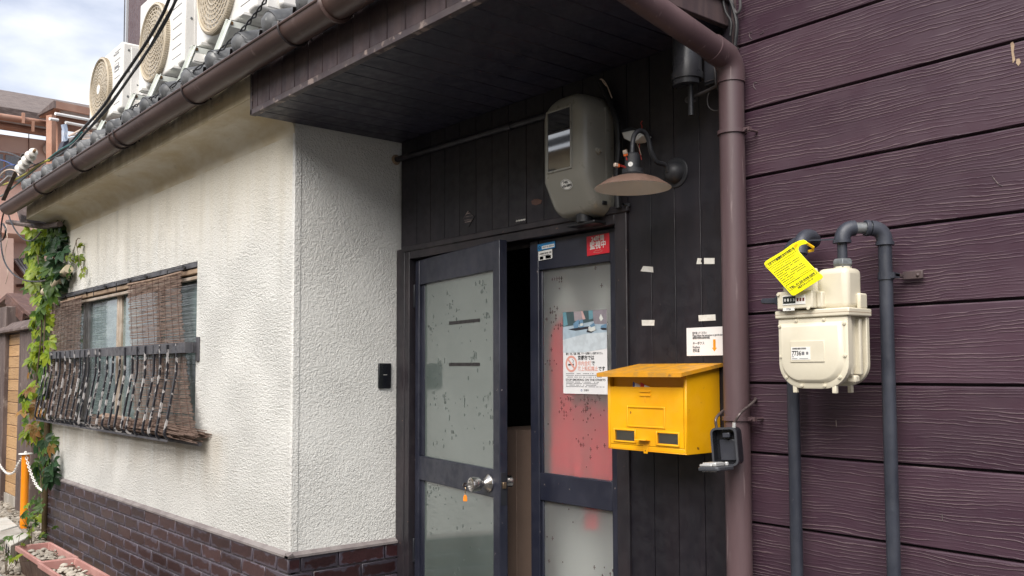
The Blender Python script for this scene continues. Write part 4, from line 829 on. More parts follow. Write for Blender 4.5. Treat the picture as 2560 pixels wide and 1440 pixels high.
# ------------------------------------------------------------ black hood and box by the downpipe
vn = thing('hooded_light', 'black cylindrical hood hanging in the corner behind the slanted pipe', 'lamp', tuple(PY(1718, 160, -.10))); vx = PY(1718, 160, -.10); r_ = .046
m = MB(); zb_ = PY(1718, 184, -.10).z; m.lathe([(0, 2.34), (r_, 2.34), (r_, zb_), (r_ + .004, zb_), (r_ + .004, zb_ - .022), (r_ - .002, zb_ - .022), (r_ - .002, 2.33), (0, 2.33)], 30, Matrix.Translation((vx.x, -.10, 0))); m.build('hood', 'vent_black', vn)
m = MB(); q = [(vx.x + r_ * math.cos(a), -.10 + r_ * math.sin(a), zb_ - .022) for a in (math.pi + math.pi * i / 12 for i in range(13))]; m.slab(q, (0, 0, -.018)); m.build('skirt', 'vent_black', vn)
m = MB(); m.cyl((vx.x + .012, -.10, zb_), (vx.x + .012, -.10, PY(1733, 287, -.10).z), .0085, 10); m.build('rod', 'lamp_black', vn)
m = MB(); m.tube(bez([PY(*q, -.08) for q in ((1795, 212), (1785, 218), (1770, 226), (1745, 237), (1722, 244), (1716, 252), (1725, 254), (1737, 252))], 5), .0055, 8); m.build('tie_wire', 'cable_grey', vn)
jb = thing('junction_box', 'small black box with dangling wire beside the downpipe', 'box', tuple(PY(1780, 180, -.02))); a, b = PY(1760, 215, -.05), PY(1797, 140, -.05); m = MB(); m.box(a.x, b.x, -.05, -.001, a.z, b.z + .02); m.build('body', 'vent_black', jb, bevel=.003)
m = MB(); m.tube(bez([PY(*q, -.055) for q in ((1772, 232), (1768, 250), (1772, 268), (1783, 276), (1795, 276), (1802, 272))], 5), .0022, 6); m.build('wire', 'cable_grey', jb)
m = MB(); m.tube(bez([PY(*q, -.058) for q in ((1786, 165), (1788, 190), (1790, 212), (1798, 230), (1800, 240))], 5), .0028, 6); m.tube([PY(*q, -.053) for q in ((1762, 205), (1776, 201), (1788, 198))], .0016, 6); m.build('cord', 'cable_grey', jb)
cw = thing('cable_bundle', 'looped dark cables at the top corner above the slanted pipe', 'cable', tuple(PY(1840, 40, -.05)))
for pts, r_, mm in ([((1822, -10), (1833, 20), (1842, 60), (1838, 110), (1832, 150)), .006, 'cable_black'], [((1830, -10), (1832, 15), (1842, 33), (1850, 22), (1850, -8)), .0045, 'cable_grey'], [((1805, -10), (1815, 30), (1828, 55), (1826, 90)), .004, 'cable_black'], [((1846, 120), (1843, 126), (1844, 150), (1842, 160)), .003, 'cable_grey']):
    m = MB(); m.tube(bez([PY(*q, -.045) for q in pts], 6), r_, 8); m.build('cable', mm, cw)
# ------------------------------------------------------------ yellow mailbox
mb = thing('mailbox', 'yellow metal mailbox with sloping lid fixed beside the doors', 'mailbox', (-1.937, -.09, 1.01))
X0_, X1_, MY, MZ0, MZ1 = -2.103, -1.773, -.168, 1.013, 1.262
m = MB()  # open-topped steel case with a slot above the flap
m.slab([(X0_, MY, MZ0), (X0_, -.003, MZ0), (X0_, -.003, 1.284), (X0_, MY, MZ1 - .008)], (.003, 0, 0)); m.slab([(X1_, MY, MZ0), (X1_, -.003, MZ0), (X1_, -.003, 1.284), (X1_, MY, MZ1 - .008)], (-.003, 0, 0))
m.box(X0_ + .003, X1_ - .003, MY, -.003, MZ0, MZ0 + .003); m.box(X0_ + .003, X1_ - .003, -.006, -.003, MZ0 + .003, 1.284)
m.box(X0_ + .003, X0_ + .011, MY, MY + .003, MZ0 + .003, MZ1 - .008); m.box(X1_ - .011, X1_ - .003, MY, MY + .003, MZ0 + .003, MZ1 - .008); m.box(X0_ + .011, X1_ - .011, MY, MY + .003, MZ0 + .003, MZ0 + .017)
m.build('case', 'mail_yellow', mb, bevel=.0012, seg=1)
m = MB(); m.box(X0_ + .0115, X1_ - .0115, MY + .020, MY + .022, 1.19, MZ1 + .004); m.build('slot_plate', 'mail_yellow', mb)
m = MB(); m.slab([(-2.113, -.206, 1.262), (-2.113, -.002, 1.292), (-2.113, -.002, 1.288), (-2.113, -.2055, 1.2575)], (.352, 0, 0)); m.slab([(-2.113, -.206, 1.262), (-2.113, -.2085, 1.2615), (-2.113, -.2085, 1.249), (-2.113, -.206, 1.249)], (.352, 0, 0)); m.slab([(-1.761, -.207, 1.2616), (-1.761, -.002, 1.2916), (-1.761, -.002, 1.281), (-1.761, -.207, 1.250)], (.002, 0, 0)); m.slab([(-2.113, -.207, 1.2616), (-2.113, -.002, 1.2916), (-2.113, -.002, 1.281), (-2.113, -.207, 1.250)], (-.002, 0, 0))
m.build('lid', 'mail_lid', mb, smooth=0)
F0, F1, FZ0, FZ1 = X0_ + .0122, X1_ - .0122, MZ0 + .0185, 1.217
m = MB()
wv = [(-2.070, -1.984, 1.043, 1.075), (-1.889, -1.806, 1.041, 1.074)]
xs_ = [F0, wv[0][0], wv[0][1], wv[1][0], wv[1][1], F1]
m.box(F0, F1, MY, MY + .002, 1.075, FZ1); m.box(F0, F1, MY, MY + .002, FZ0, 1.042)
for i in (0, 2, 4): m.box(xs_[i], xs_[i + 1], MY, MY + .002, 1.042, 1.075)
flap = m.build('flap', 'mail_yellow', mb, smooth=0)
for a in wv:
    m = MB(); r4 = (a[0] - .006, a[1] + .006, a[2] - .006, a[3] + .006)
    m.box(r4[0], a[0], MY - .004, MY, r4[2], r4[3]); m.box(a[1], r4[1], MY - .004, MY, r4[2], r4[3]); m.box(a[0], a[1], MY - .004, MY, r4[2], a[2]); m.box(a[0], a[1], MY - .004, MY, a[3], r4[3]); m.build('window_frame', 'mail_yellow', flap, bevel=.002)
    m = MB(); m.box(a[0], a[1], MY + .0025, MY + .004, a[2], a[3]); m.build('window_pane', 'clear_glass', flap, smooth=0)
m = MB(); a = (-2.014, -1.859, 1.091, 1.153)
for q in ((a[0] - .003, a[0] + .003, a[2] - .003, a[3] + .003), (a[1] - .003, a[1] + .003, a[2] - .003, a[3] + .003), (a[0] + .003, a[1] - .003, a[2] - .003, a[2] + .003), (a[0] + .003, a[1] - .003, a[3] - .003, a[3] + .003)): m.box(q[0], q[1], MY - .003, MY, q[2], q[3])
m.build('raised_frame', 'mail_yellow', flap, bevel=.002)
m = MB(); m.box(-1.960, -1.916, MY - .003, MY, 1.2000, 1.2045); m.box(-1.960, -1.916, MY - .003, MY, 1.1875, 1.1925); m.box(-1.9405, -1.9365, MY - .0015, MY, 1.170, 1.1875); m.build('post_mark', 'mail_yellow', flap, bevel=.0014)
m = MB(); m.slab([(-1.965, MY, 1.050), (-1.965, MY - .022, 1.053), (-1.965, MY - .024, 1.050), (-1.965, MY, 1.047)], (.046, 0, 0)); m.build('pull_tab', 'mail_yellow', flap)
m = MB(); m.slab([(-1.946, MY - .002, MZ0 - .006), (-1.930, MY - .002, MZ0 - .006), (-1.926, MY - .002, FZ0 + .004), (-1.950, MY - .002, FZ0 + .004)], (0, .0018, 0)); hs = m.build('hasp', 'mail_yellow', flap, bevel=.001); m = MB(); m.lathe([(0, 0), (.0022, 0)], 10, Matrix.Translation((-1.938, MY - .0025, MZ0 + .003)) @ Matrix.Rotation(R(90), 4, 'X')); m.build('hole', 'mail_dark', mb, smooth=0)
lf = thing('leaflets', 'blue and red leaflets sticking up in the mailbox slot', 'leaflet', (-1.98, MY + .01, 1.19))
for (x0, x1, zz), mm in (((-1.998, -1.990, 1.234), 'mag_blue'), ((-1.990, -1.966, 1.230), 'mag_white'), ((-1.966, -1.950, 1.232), 'mag_red'), ((-1.950, -1.925, 1.224), 'mag_white')):
    m = MB(); m.slab([(x0, MY + .006, 1.19), (x1, MY + .008, 1.19), (x1, MY + .012, zz - .008), (x0, MY + .010, zz)], (0, .0015, 0)); m.build('sheet', mm, lf, smooth=0)
# ------------------------------------------------------------ key box
KX, KY = -1.640, -.150; kb = thing('key_box', 'open black combination key box hung on the downpipe below the mailbox', 'key box', (KX, KY, .99))
TK = Matrix.Translation((KX, KY, 1.047)) @ Matrix.Rotation(R(14), 4, 'Z') @ Matrix.Rotation(R(-4), 4, 'Y')
ro = rrect(.078, .110, .016); ri = rrect(.066, .098, .011); n = len(ro); m = MB(); m.T = TK
for pts_, y in ((ro, .022), (ro, -.016), (ri, -.020), (ri, .008)): m.add([(x, y, z) for x, z in pts_], [])
for i in range(3): m.f += [(i * n + j, i * n + (j + 1) % n, (i + 1) * n + (j + 1) % n, (i + 1) * n + j) for j in range(n)]
m.f += [tuple(range(n)), tuple(range(3 * n, 4 * n))]
m.build('case', 'key_black', kb, smooth=40)
m = MB(); m.T = TK; rm = rrect(.080, .112, .017); ri2 = rrect(.068, .100, .012)
for pts_, y in ((rm, -.014), (rm, -.021), (ri2, -.021), (ri2, -.014)): m.add([(x, y, z) for x, z in pts_], [])
for i in range(3): m.f += [(i * n + j, i * n + (j + 1) % n, (i + 1) * n + (j + 1) % n, (i + 1) * n + j) for j in range(n)]
m.build('rim', 'key_grey', kb, smooth=40)
m = MB(); m.T = TK; m.box(-.024, .026, .002, .0075, -.042, .020); m.build('inner_plate', 'key_inside', kb, bevel=.003); m = MB(); m.T = TK; m.box(-.006, .016, -.014, .006, .026, .040); m.build('catch', 'key_inside', kb, bevel=.002)
TF = TK @ Matrix.Translation((-.004, -.020, -.060)) @ Matrix.Rotation(R(-10), 4, 'Z') @ Matrix.Rotation(R(-92), 4, 'X')
m = MB(); m.T = TF; m.slab([(x, .006, z - .045) for x, z in rrect(.072, .088, .012)], (0, -.012, 0)); dd = m.build('flap', 'key_grey', kb, bevel=.003)
m = MB(); m.T = TF; m.box(-.026, .020, -.018, -.006, -.075, -.030); m.box(-.030, .012, -.014, -.006, -.084, -.076); m.cyl((.02, -.006, -.02), (.02, -.018, -.02), .006, 10); m.build('lock_mechanism', 'key_light', dd, bevel=.003)
m = MB(); m.T = TF
for i in range(4): m.box(-.024 + i * .012, -.016 + i * .012, .0062, .008, -.080, -.070)
m.build('dial', 'sticker_white', dd, bevel=.001)
pa_ = TK @ Vector((-.028, .0, .054)); pb_ = TK @ Vector((.026, .0, .054))
m = MB(); m.tube(bez([pa_, pa_ + Vector((-.004, .006, .03)), (DX - .043, -.06, pa_.z + .055), (DX - .03, -.012, pa_.z + .075), (DX + .025, -.015, pa_.z + .085), (DX + .048, -.055, pa_.z + .075), pb_ + Vector((.016, .012, .042)), pb_ + Vector((.002, .002, .014)), pb_], 6), .0042, 10); sh = m.build('shackle', 'shackle', kb, smooth=60); m = MB(); m.cyl(pb_ + Vector((0, 0, -.004)), pb_ + Vector((.001, .001, .014)), .0055, 12); m.build('ferrule', 'key_light', kb)
# ------------------------------------------------------------ gas meter
gm = thing('gas_meter', 'cream gas meter with counter window hung on black pipes', 'gas meter', (-1.31, -.18, 1.22))
def uplate(x0, x1, z0, z1, r, n=8):
    return [(x1, z1)] + [(x0, z1)] + [(x0 + r - r * math.cos(R(90) * i / n), z0 + r * .92 - r * .92 * math.sin(R(90) * i / n)) for i in range(n + 1)] + [(x1 - r + r * math.sin(R(90) * i / n), z0 + r * .92 - r * .92 * math.cos(R(90) * i / n)) for i in range(n + 1)]
G0, G1, GZ0, GZ1 = -1.409, -1.207, 1.221, 1.407
def lay_up(name, levels, par, mm='gas_cream', bev=0):
    m = MB(); n = None
    for pts_, y in levels:
        n = len(pts_); m.add([(x, y, z) for x, z in pts_], [])
    for i in range(len(levels) - 1): m.f += [(i * n + j, i * n + (j + 1) % n, (i + 1) * n + (j + 1) % n, (i + 1) * n + j) for j in range(n)]
    m.f += [tuple(range(n)), tuple(range((len(levels) - 1) * n, len(levels) * n))]
    return m.build(name, mm, par, bevel=bev, smooth=30)
lay_up('front_cover', [(uplate(G0, G1, GZ0, GZ1, .072), -.208), (uplate(G0, G1, GZ0, GZ1, .072), -.224), (uplate(G0 + .004, G1 - .004, GZ0 + .004, GZ1 - .004, .070), -.226), (uplate(G0 + .010, G1 - .012, GZ0 + .014, GZ1 - .013, .062), -.226), (uplate(G0 + .015, G1 - .020, GZ0 + .021, GZ1 - .021, .058), -.2345), (uplate(G0 + .019, G1 - .024, GZ0 + .025, GZ1 - .025, .055), -.236)], gm)
lay_up('rear_cover', [(uplate(G0 + .006, G1 + .002, GZ0 + .006, GZ1, .062), -.135), (uplate(G0 + .006, G1 + .002, GZ0 + .006, GZ1, .062), -.120)], gm, bev=.002)
lay_up('chamber', [(uplate(G0 + .018, G1 - .016, GZ0 + .012, GZ1, .055), -.209), (uplate(G0 + .018, G1 - .016, GZ0 + .012, GZ1, .055), -.134)], gm)
for y0, y1, dx in ((-.200, -.188, .0), (-.160, -.146, .003)):
    m = MB(); m.box(G1 - .03, G1 - .006 + dx, y0, y1, GZ0 + .035, GZ1 - .004); m.build('rib', 'gas_cream', gm, bevel=.004)
m = MB(); m.box(G1 - .03, G1 - .004, -.186, -.162, GZ0 + .015, GZ0 + .035); m.build('rib', 'gas_cream', gm, bevel=.005)
m = MB(); m.box(-1.415, -1.199, -.232, -.118, GZ1 + .0005, GZ1 + .021); fl = m.build('flange', 'gas_cream', gm, bevel=.003); m = MB(); m.box(-1.4152, -1.1988, -.2322, -.1178, GZ1 + .0095, GZ1 + .0110); m.build('gasket', 'wood_worn', gm, smooth=0)
for x, z in ((G0 + .006, 1.388), (G0 + .008, 1.306), (G0 + .024, 1.251), (-1.340, 1.229), (-1.274, 1.229), (G1 - .024, 1.251), (G1 - .008, 1.306), (G1 - .008, 1.388), (-1.353, 1.400), (-1.272, 1.400)):
    m = MB(); m.lathe([(0, .006), (.0018, .006), (.0022, .0045), (.0045, .0045), (.0048, .0)], 12, Matrix.Translation((x, -.225, z)) @ Matrix.Rotation(R(90), 4, 'X')); m.build('bolt', 'gas_cream', gm)
for x, y in ((-1.364, -.218), (-1.250, -.218), (-1.258, -.128)): m = MB(); m.box(x - .006, x + .006, y - .006, y + .006, GZ0 - .012, GZ0 + .012); m.build('foot', 'gas_cream', gm, bevel=.002)
m = MB(); m.box(-1.366, -1.266, -.2385, -.236, 1.290, 1.346); m.build('label_panel', 'gas_cream', gm, bevel=.003)
m = MB(); lb0 = (-1.362, -1.306, 1.2965, 1.330); m.box(lb0[0], lb0[1], -.2395, -.2384, lb0[2], lb0[3]); gl = m.build('label', 'sticker_white', gm, smooth=0)
text('7736', .017, 'ink', (lb0[0] + .002, -.2398, 1.3130), gl, ext=.0001, bold=.0004, fit=.027); rg = random.Random(5); m = MB(); x = lb0[0] + .004
while x < lb0[1] - .012:
    wq = rg.choice((.0006, .0011, .0016)); m.box(x, x + wq, -.2399, -.2395, 1.3235, 1.3280); x += wq + rg.choice((.0006, .001))
m.build('barcode', 'ink', gl, smooth=0); m = MB()
for q in ((lb0[0] + .031, lb0[0] + .039, 1.3085, 1.3175), (lb0[0] + .044, lb0[0] + .0505, 1.3095, 1.317), (lb0[0] + .002, lb0[0] + .008, 1.3035, 1.3055), (lb0[0] + .002, lb0[0] + .018, 1.2990, 1.3005), (lb0[0] + .024, lb0[0] + .05, 1.2990, 1.3003)): m.box(q[0], q[1], -.2398, -.2395, q[2], q[3])
m.build('print', 'ink_grey', gl, smooth=0)
# upper body: dome towards the outlet, shoulder, counter box
zf = GZ1 + .021
m = MB(); 
for y0, x0, x1, z1 in ((-.214, -1.300, -1.212, 1.528), ): m.box(x0, x1, y0, -.136, zf - .002, z1 + .006)
m.build('upper_body', 'gas_cream', gm, bevel=.016, seg=4)
m = MB(); m.box(-1.408, -1.296, -.212, -.138, zf - .002, 1.526); m.build('upper_body', 'gas_cream', gm, bevel=.016, seg=4)
m = MB(); m.box(-1.214, -1.202, -.170, -.132, zf - .002, 1.468); m.build('shoulder', 'gas_cream', gm, bevel=.005, seg=3)
m = MB(); m.cyl((-1.247, -.172, 1.520), (-1.247, -.172, 1.538), .0225, 24); m.cyl((-1.375, -.172, 1.518), (-1.375, -.172, 1.538), .0225, 24); m.build('spigot', 'gas_cream', gm)
for x in (-1.330, -1.308): m = MB(); m.slab([(x - .006, -.205, 1.522), (x + .006, -.205, 1.522), (x + .004, -.205, 1.536), (x, -.205, 1.539), (x - .004, -.205, 1.536)], (0, .008, 0)); m.build('lug', 'gas_cream', gm, bevel=.001)
m = MB(); m.box(-1.398, -1.292, -.246, -.205, zf + .003, 1.478); rgb = m.build('counter_box', 'gas_cream', gm, bevel=.003); m = MB(); m.box(-1.292, -1.275, -.228, -.205, zf + .003, 1.474); m.build('counter_shoulder', 'gas_cream', gm, bevel=.004)
m = MB(); m.box(-1.380, -1.312, -.2475, -.246, 1.4415, 1.467); m.build('counter_bezel', 'sticker_white', rgb, bevel=.001)
m = MB(); m.box(-1.378, -1.341, -.2482, -.2475, 1.4455, 1.4645); m.build('counter_window', 'register_dark', rgb, smooth=0)
for i, d_ in enumerate('0815'): text(d_, .0105, 'sticker_white', (-1.3715 + i * .0088, -.2485, 1.4545), rgb, name='digit', align='CENTER', ext=.0001, bold=.0002)
for i in range(3): m = MB(); x = -1.337 + i * .0085; m.box(x, x + .0052, -.2482, -.2475, 1.4500, 1.4585); m.build('digit_window', 'register_red', rgb, smooth=0)
m = MB(); m.box(-1.380, -1.345, -.2466, -.2458, 1.4265, 1.4345); cl = m.build('counter_label', 'sticker_white', rgb, smooth=0); text('7736', .0068, 'ink', (-1.3625, -.2468, 1.4305), cl, align='CENTER', ext=.0001, bold=.0001)
for x, z in ((-1.392, 1.471), (-1.303, 1.430)): m = MB(); m.cyl((x, -.246, z), (x, -.251, z), .004, 10); m.build('screw', 'gas_cream', rgb)
# ------------------------------------------------------------ gas pipes
def elbow(a, c, b, n=7):
    a, c, b = Vector(a), Vector(c), Vector(b); return [a * (1 - t) ** 2 + c * 2 * t * (1 - t) + b * t * t for t in (i / n for i in range(n + 1))]
gr = thing('gas_pipe', 'right black gas pipe running down the siding from the meter outlet', 'pipe', (-1.178, -.08, 0), 'black gas pipes on the siding')
PR = .0172; m = MB(); m.cyl((-1.178, -.08, -.01), (-1.178, -.08, 1.603), PR, 22); m.build('pipe', 'gas_pipe', gr)
ou = Vector((-1.247, -.172, 0)); zt2 = 1.641; dv = Vector((-1.178 + 1.247, -.08 + .172, 0)).normalized()
m = MB(); m.cyl(ou + Vector((0, 0, 1.560)), ou + Vector((0, 0, 1.606)), .0125, 18); m.build('nipple', 'gas_pipe', gr)
m = MB(); m.lathe([(.012, 1.534), (.0235, 1.535), (.0235, 1.541), (.0265, 1.543), (.0265, 1.553), (.022, 1.559), (.012, 1.560)], 6, Matrix.Translation(ou)); m.build('union_nut', 'gas_nut', gr, bevel=.001)
m = MB(); m.tube(elbow(ou + Vector((0, 0, 1.602)), ou + Vector((0, 0, zt2)), ou + dv * .034 + Vector((0, 0, zt2))), .0205, 20); m.lathe([(.012, -.003), (.0235, -.003), (.0235, .004), (.012, .004)], 20, Matrix.Translation(ou + Vector((0, 0, 1.604)))); m.build('elbow', 'gas_pipe', gr, smooth=60)
m = MB(); m.cyl(ou + dv * .03 + Vector((0, 0, zt2)), ou + dv * .085 + Vector((0, 0, zt2)), .0150, 18); m.build('nipple', 'gas_nut', gr); m = MB(); m.cyl(ou + dv * .062 + Vector((0, 0, zt2)), ou + dv * .074 + Vector((0, 0, zt2)), .0215, 18); m.build('coupling', 'gas_pipe', gr, bevel=.002)
e0 = Vector((-1.178, -.08, 0)); m = MB(); m.tube(elbow(e0 - dv * .038 + Vector((0, 0, zt2)), e0 + Vector((0, 0, zt2)), e0 + Vector((0, 0, 1.600))), .0205, 20); m.lathe([(.015, -.004), (.0235, -.004), (.0235, .005), (.015, .005)], 20, Matrix.Translation(e0 + Vector((0, 0, 1.600)))); m.build('elbow', 'gas_pipe', gr, smooth=60)
zc = PY(2215, 690, -.08).z; m = MB(); m.lathe([(PR, -.010), (PR + .003, -.010), (PR + .003, .010), (PR, .010)], 22, Matrix.Translation(e0 + Vector((0, 0, zc)))); m.box(-1.163, -1.150, -.090, -.060, zc - .007, zc + .007); m.build('clamp', 'gas_pipe', gr)
m = MB(); m.box(-1.153, -1.100, -.040, -.032, zc - .010, zc + .012); m.box(-1.158, -1.150, -.085, -.032, zc - .004, zc + .006); m.lathe([(0, .005), (.004, .004), (.005, 0)], 10, Matrix.Translation((-1.112, -.040, zc)) @ Matrix.Rotation(R(90), 4, 'X')); m.build('wall_bracket', 'fascia', gr, bevel=.002)
gp = thing('gas_pipe', 'left black gas pipe rising behind the cream meter', 'pipe', (-1.467, -.08, 0), 'black gas pipes on the siding')
m = MB(); m.cyl((-1.462, -.078, -.01), (-1.462, -.078, 1.60), PR, 22); m.build('pipe', 'gas_pipe', gp)
zt3 = 1.632; m = MB(); m.tube(elbow((-1.462, -.078, 1.597), (-1.462, -.078, zt3 - .004), (-1.425, -.078, zt3 - .004)), .0205, 20); m.build('elbow', 'gas_pipe', gp, smooth=60)
m = MB(); m.cyl((-1.43, -.078, zt3 - .004), (-1.395, -.078, zt3 - .004), .0165, 18); m.tube(elbow((-1.405, -.078, zt3 - .004), (-1.372, -.078, zt3 - .004), (-1.372, -.118, zt3 + .004)), .0195, 18); m.build('elbow', 'gas_pipe', gp, smooth=60)
m = MB(); m.tube(elbow((-1.372, -.112, zt3 + .004), (-1.372, -.168, zt3 + .012), (-1.372, -.172, 1.585)), .0205, 20); m.cyl((-1.372, -.172, 1.535), (-1.372, -.172, 1.59), .014, 18); m.build('elbow', 'gas_pipe', gp, smooth=60)
m = MB(); m.lathe([(.012, 1.534), (.0235, 1.535), (.0265, 1.543), (.0265, 1.553), (.012, 1.560)], 6, Matrix.Translation((-1.372, -.172, 0))); m.build('union_nut', 'gas_nut', gp)
m = MB(); m.bar(PY(2022, 601, -.17), PY(2100, 598, -.172), .003, .004); m.build('tie_bar', 'gas_pipe', gp)
vh = thing('valve_handle', 'dark grey valve handle sticking out left of the gas meter', 'valve', tuple(PY(1945, 755, -.12)))
m = MB(); m.slab([PY(*q, -.13) for q in ((1901, 750), (1905, 746), (1935, 745), (1945, 733), (1957, 728), (1957, 772), (1945, 768), (1935, 760), (1905, 760), (1901, 757))], (0, .016, 0)); m.build('lever', 'gas_pipe', vh, bevel=.003); m = MB(); m.box(-1.468, -1.40, -.125, -.075, 1.435, 1.475); m.build('valve_body', 'gas_pipe', vh, bevel=.006)
# ------------------------------------------------------------ yellow warning tag
YT = -.252; z6 = lambda x, y: PY(1880 + x / 6, 540 + y / 6, YT - .014 * (y - 360) / 840)
tg = thing('warning_tag', 'bright yellow plastic gas warning tag hanging on the meter pipe', 'tag', tuple(z6(620, 775)))
ol = [(182, 722), (186, 700), (205, 676), (300, 618), (450, 530), (600, 420), (700, 370), (770, 355), (812, 375), (838, 408), (790, 424), (740, 435), (706, 460), (690, 500), (710, 545), (800, 645), (900, 750), (1000, 850), (1052, 888), (1062, 912), (1045, 938), (900, 1030), (650, 1185), (618, 1196), (588, 1182), (480, 1060), (330, 890), (205, 765)]
m = MB(); m.slab([z6(*q) for q in ol], (0, .0022, 0)); m.build('card', 'tag_yellow', tg, bevel=.0006, seg=1)
m = MB(); m.tube([z6(800, 400) + Vector((0, .002, 0)), z6(845, 440) + Vector((.002, .02, -.004)), z6(820, 500) + Vector((0, .03, 0)), z6(780, 520) + Vector((0, .02, 0))], .004, 6); m.build('hook', 'tag_amber', tg)
m = MB(); m.slab([z6(*q) + Vector((0, -.0006, 0)) for q in ((625, 445), (680, 405), (688, 430), (655, 490))], (0, .0004, 0)); m.build('hook_slot', 'tag_amber', tg, smooth=0)
xd = (z6(905, 795) - z6(505, 1050)).normalized(); ydv = (z6(600, 480) - z6(985, 860)); ydv = (ydv - xd * 0).normalized()
of = Vector((0, -.0010, 0))
text('《ガス管破損防止のお願い》', .0098, 'ink', (z6(215, 722) + z6(250, 765)) / 2 * .5 + z6(240, 748) * .5 + of, tg, xd=xd, yd=ydv, ext=.0001, bold=.0002, fit=(z6(630, 500) - z6(240, 745)).length)
text('TEL 0120-544-209', .0090, 'ink', z6(570, 1090) + of, tg, xd=xd, yd=ydv, ext=.0001, bold=.0002, fit=(z6(945, 855) - z6(570, 1090)).length)
text('大阪ガスネットワーク', .0068, 'ink', z6(690, 1085) + of, tg, xd=xd, yd=ydv, ext=.0001, bold=.0002, fit=(z6(920, 940) - z6(690, 1085)).length)
m = MB()
for bx in (((207, 735), (612, 478), (658, 528), (253, 787)), ((505, 1050), (908, 795), (983, 858), (575, 1120))):
    for i in range(4): m.bar(z6(*bx[i]) + of, z6(*bx[(i + 1) % 4]) + of, .0003, .0007)
for i in range(11):
    rg = random.Random(40 + i); t0 = i / 10; a = Vector((285 + 235 * t0, 800 + 250 * t0)) if False else None
    s0 = (285 + 22.5 * i, 800 + 25 * i); L_ = (.92, .66, .96, .92, .5, .92, .95, .92, .40, .95, .55)[i]; e0_ = (s0[0] + 395 * L_, s0[1] - 245 * L_); u = 0.0
    while u < 1:
        wq = rg.uniform(.02, .04)
        if rg.random() < .9: m.bar(z6(s0[0] + (e0_[0] - s0[0]) * u, s0[1] + (e0_[1] - s0[1]) * u) + of, z6(s0[0] + (e0_[0] - s0[0]) * min(1, u + wq), s0[1] + (e0_[1] - s0[1]) * min(1, u + wq)) + of, .0003, .0016 if i in (2, 3, 4, 5, 6, 7, 8) else .0010)
        u += wq + .012
m.build('fine_print', 'ink', tg, smooth=0, kind='stuff')
# ------------------------------------------------------------ iron window railing
rl = thing('window_railing', 'black iron window railing with bulging bars and flaking paint', 'railing', (-6.2, -.607, .92))
RYY = -.607; m = MB(); m.box(-7.63, -4.705, RYY - .004, RYY + .002, 1.368, 1.424); m.box(-7.63, -4.705, RYY + .002, RYY + .030, 1.420, 1.424); m.build('top_rail', 'iron_rail', rl, bevel=.0015)
m = MB(); m.box(-4.705, -4.699, RYY - .004, YF, 1.368, 1.424); m.box(-4.735, -4.690, RYY + .03, RYY + .036, 1.372, 1.418); m.build('end_bar', 'iron_rail', rl); m = MB(); m.box(-4.712, -4.672, YF - .010, YF + .001, 1.325, 1.452); m.build('wall_bracket', 'iron_rail', rl, bevel=.002)
m = MB(); m.box(-7.63, -7.624, RYY - .004, YF, 1.368, 1.424); m.build('end_bar', 'iron_rail', rl)
prof = [(-.611, 1.418), (-.609, 1.33), (-.610, 1.265), (-.616, 1.23), (-.640, 1.09), (-.661, .968), (-.664, .945), (-.657, .926), (-.640, .915), (-.600, .912), (-.545, .912)]
m = MB(); pts = bez([(0, y, z) for y, z in prof], 3); ww, tt = .0075, .005
for i in range(len(pts)):
    t_ = (pts[min(i + 1, len(pts) - 1)] - pts[max(i - 1, 0)]).normalized(); nn = Vector((0, -t_.z, t_.y))
    m.add([pts[i] + Vector((sx * ww, 0, 0)) + nn * sn * tt for sx, sn in ((-1, -1), (1, -1), (1, 1), (-1, 1))], [])
for i in range(len(pts) - 1): m.f += [(4 * i + j, 4 * i + (j + 1) % 4, 4 * i + 4 + (j + 1) % 4, 4 * i + 4 + j) for j in range(4)]
m.f += [(3, 2, 1, 0)]
b0 = m.build('bar', 'iron_peeling', None); col.objects.unlink(b0)
for i in range(24): piece(b0, rl, (-7.598 + i * (2.769 / 23), 0, 0), (R(rnd.uniform(-.25, .25)), 0, R(rnd.uniform(-1.5, 1.5))))
m = MB(); m.box(-7.61, -4.815, -.652, -.648, .903, .914); m.box(-7.61, -4.54, -.590, -.575, .895, .912); m.build('bottom_bar', 'iron_rail', rl)
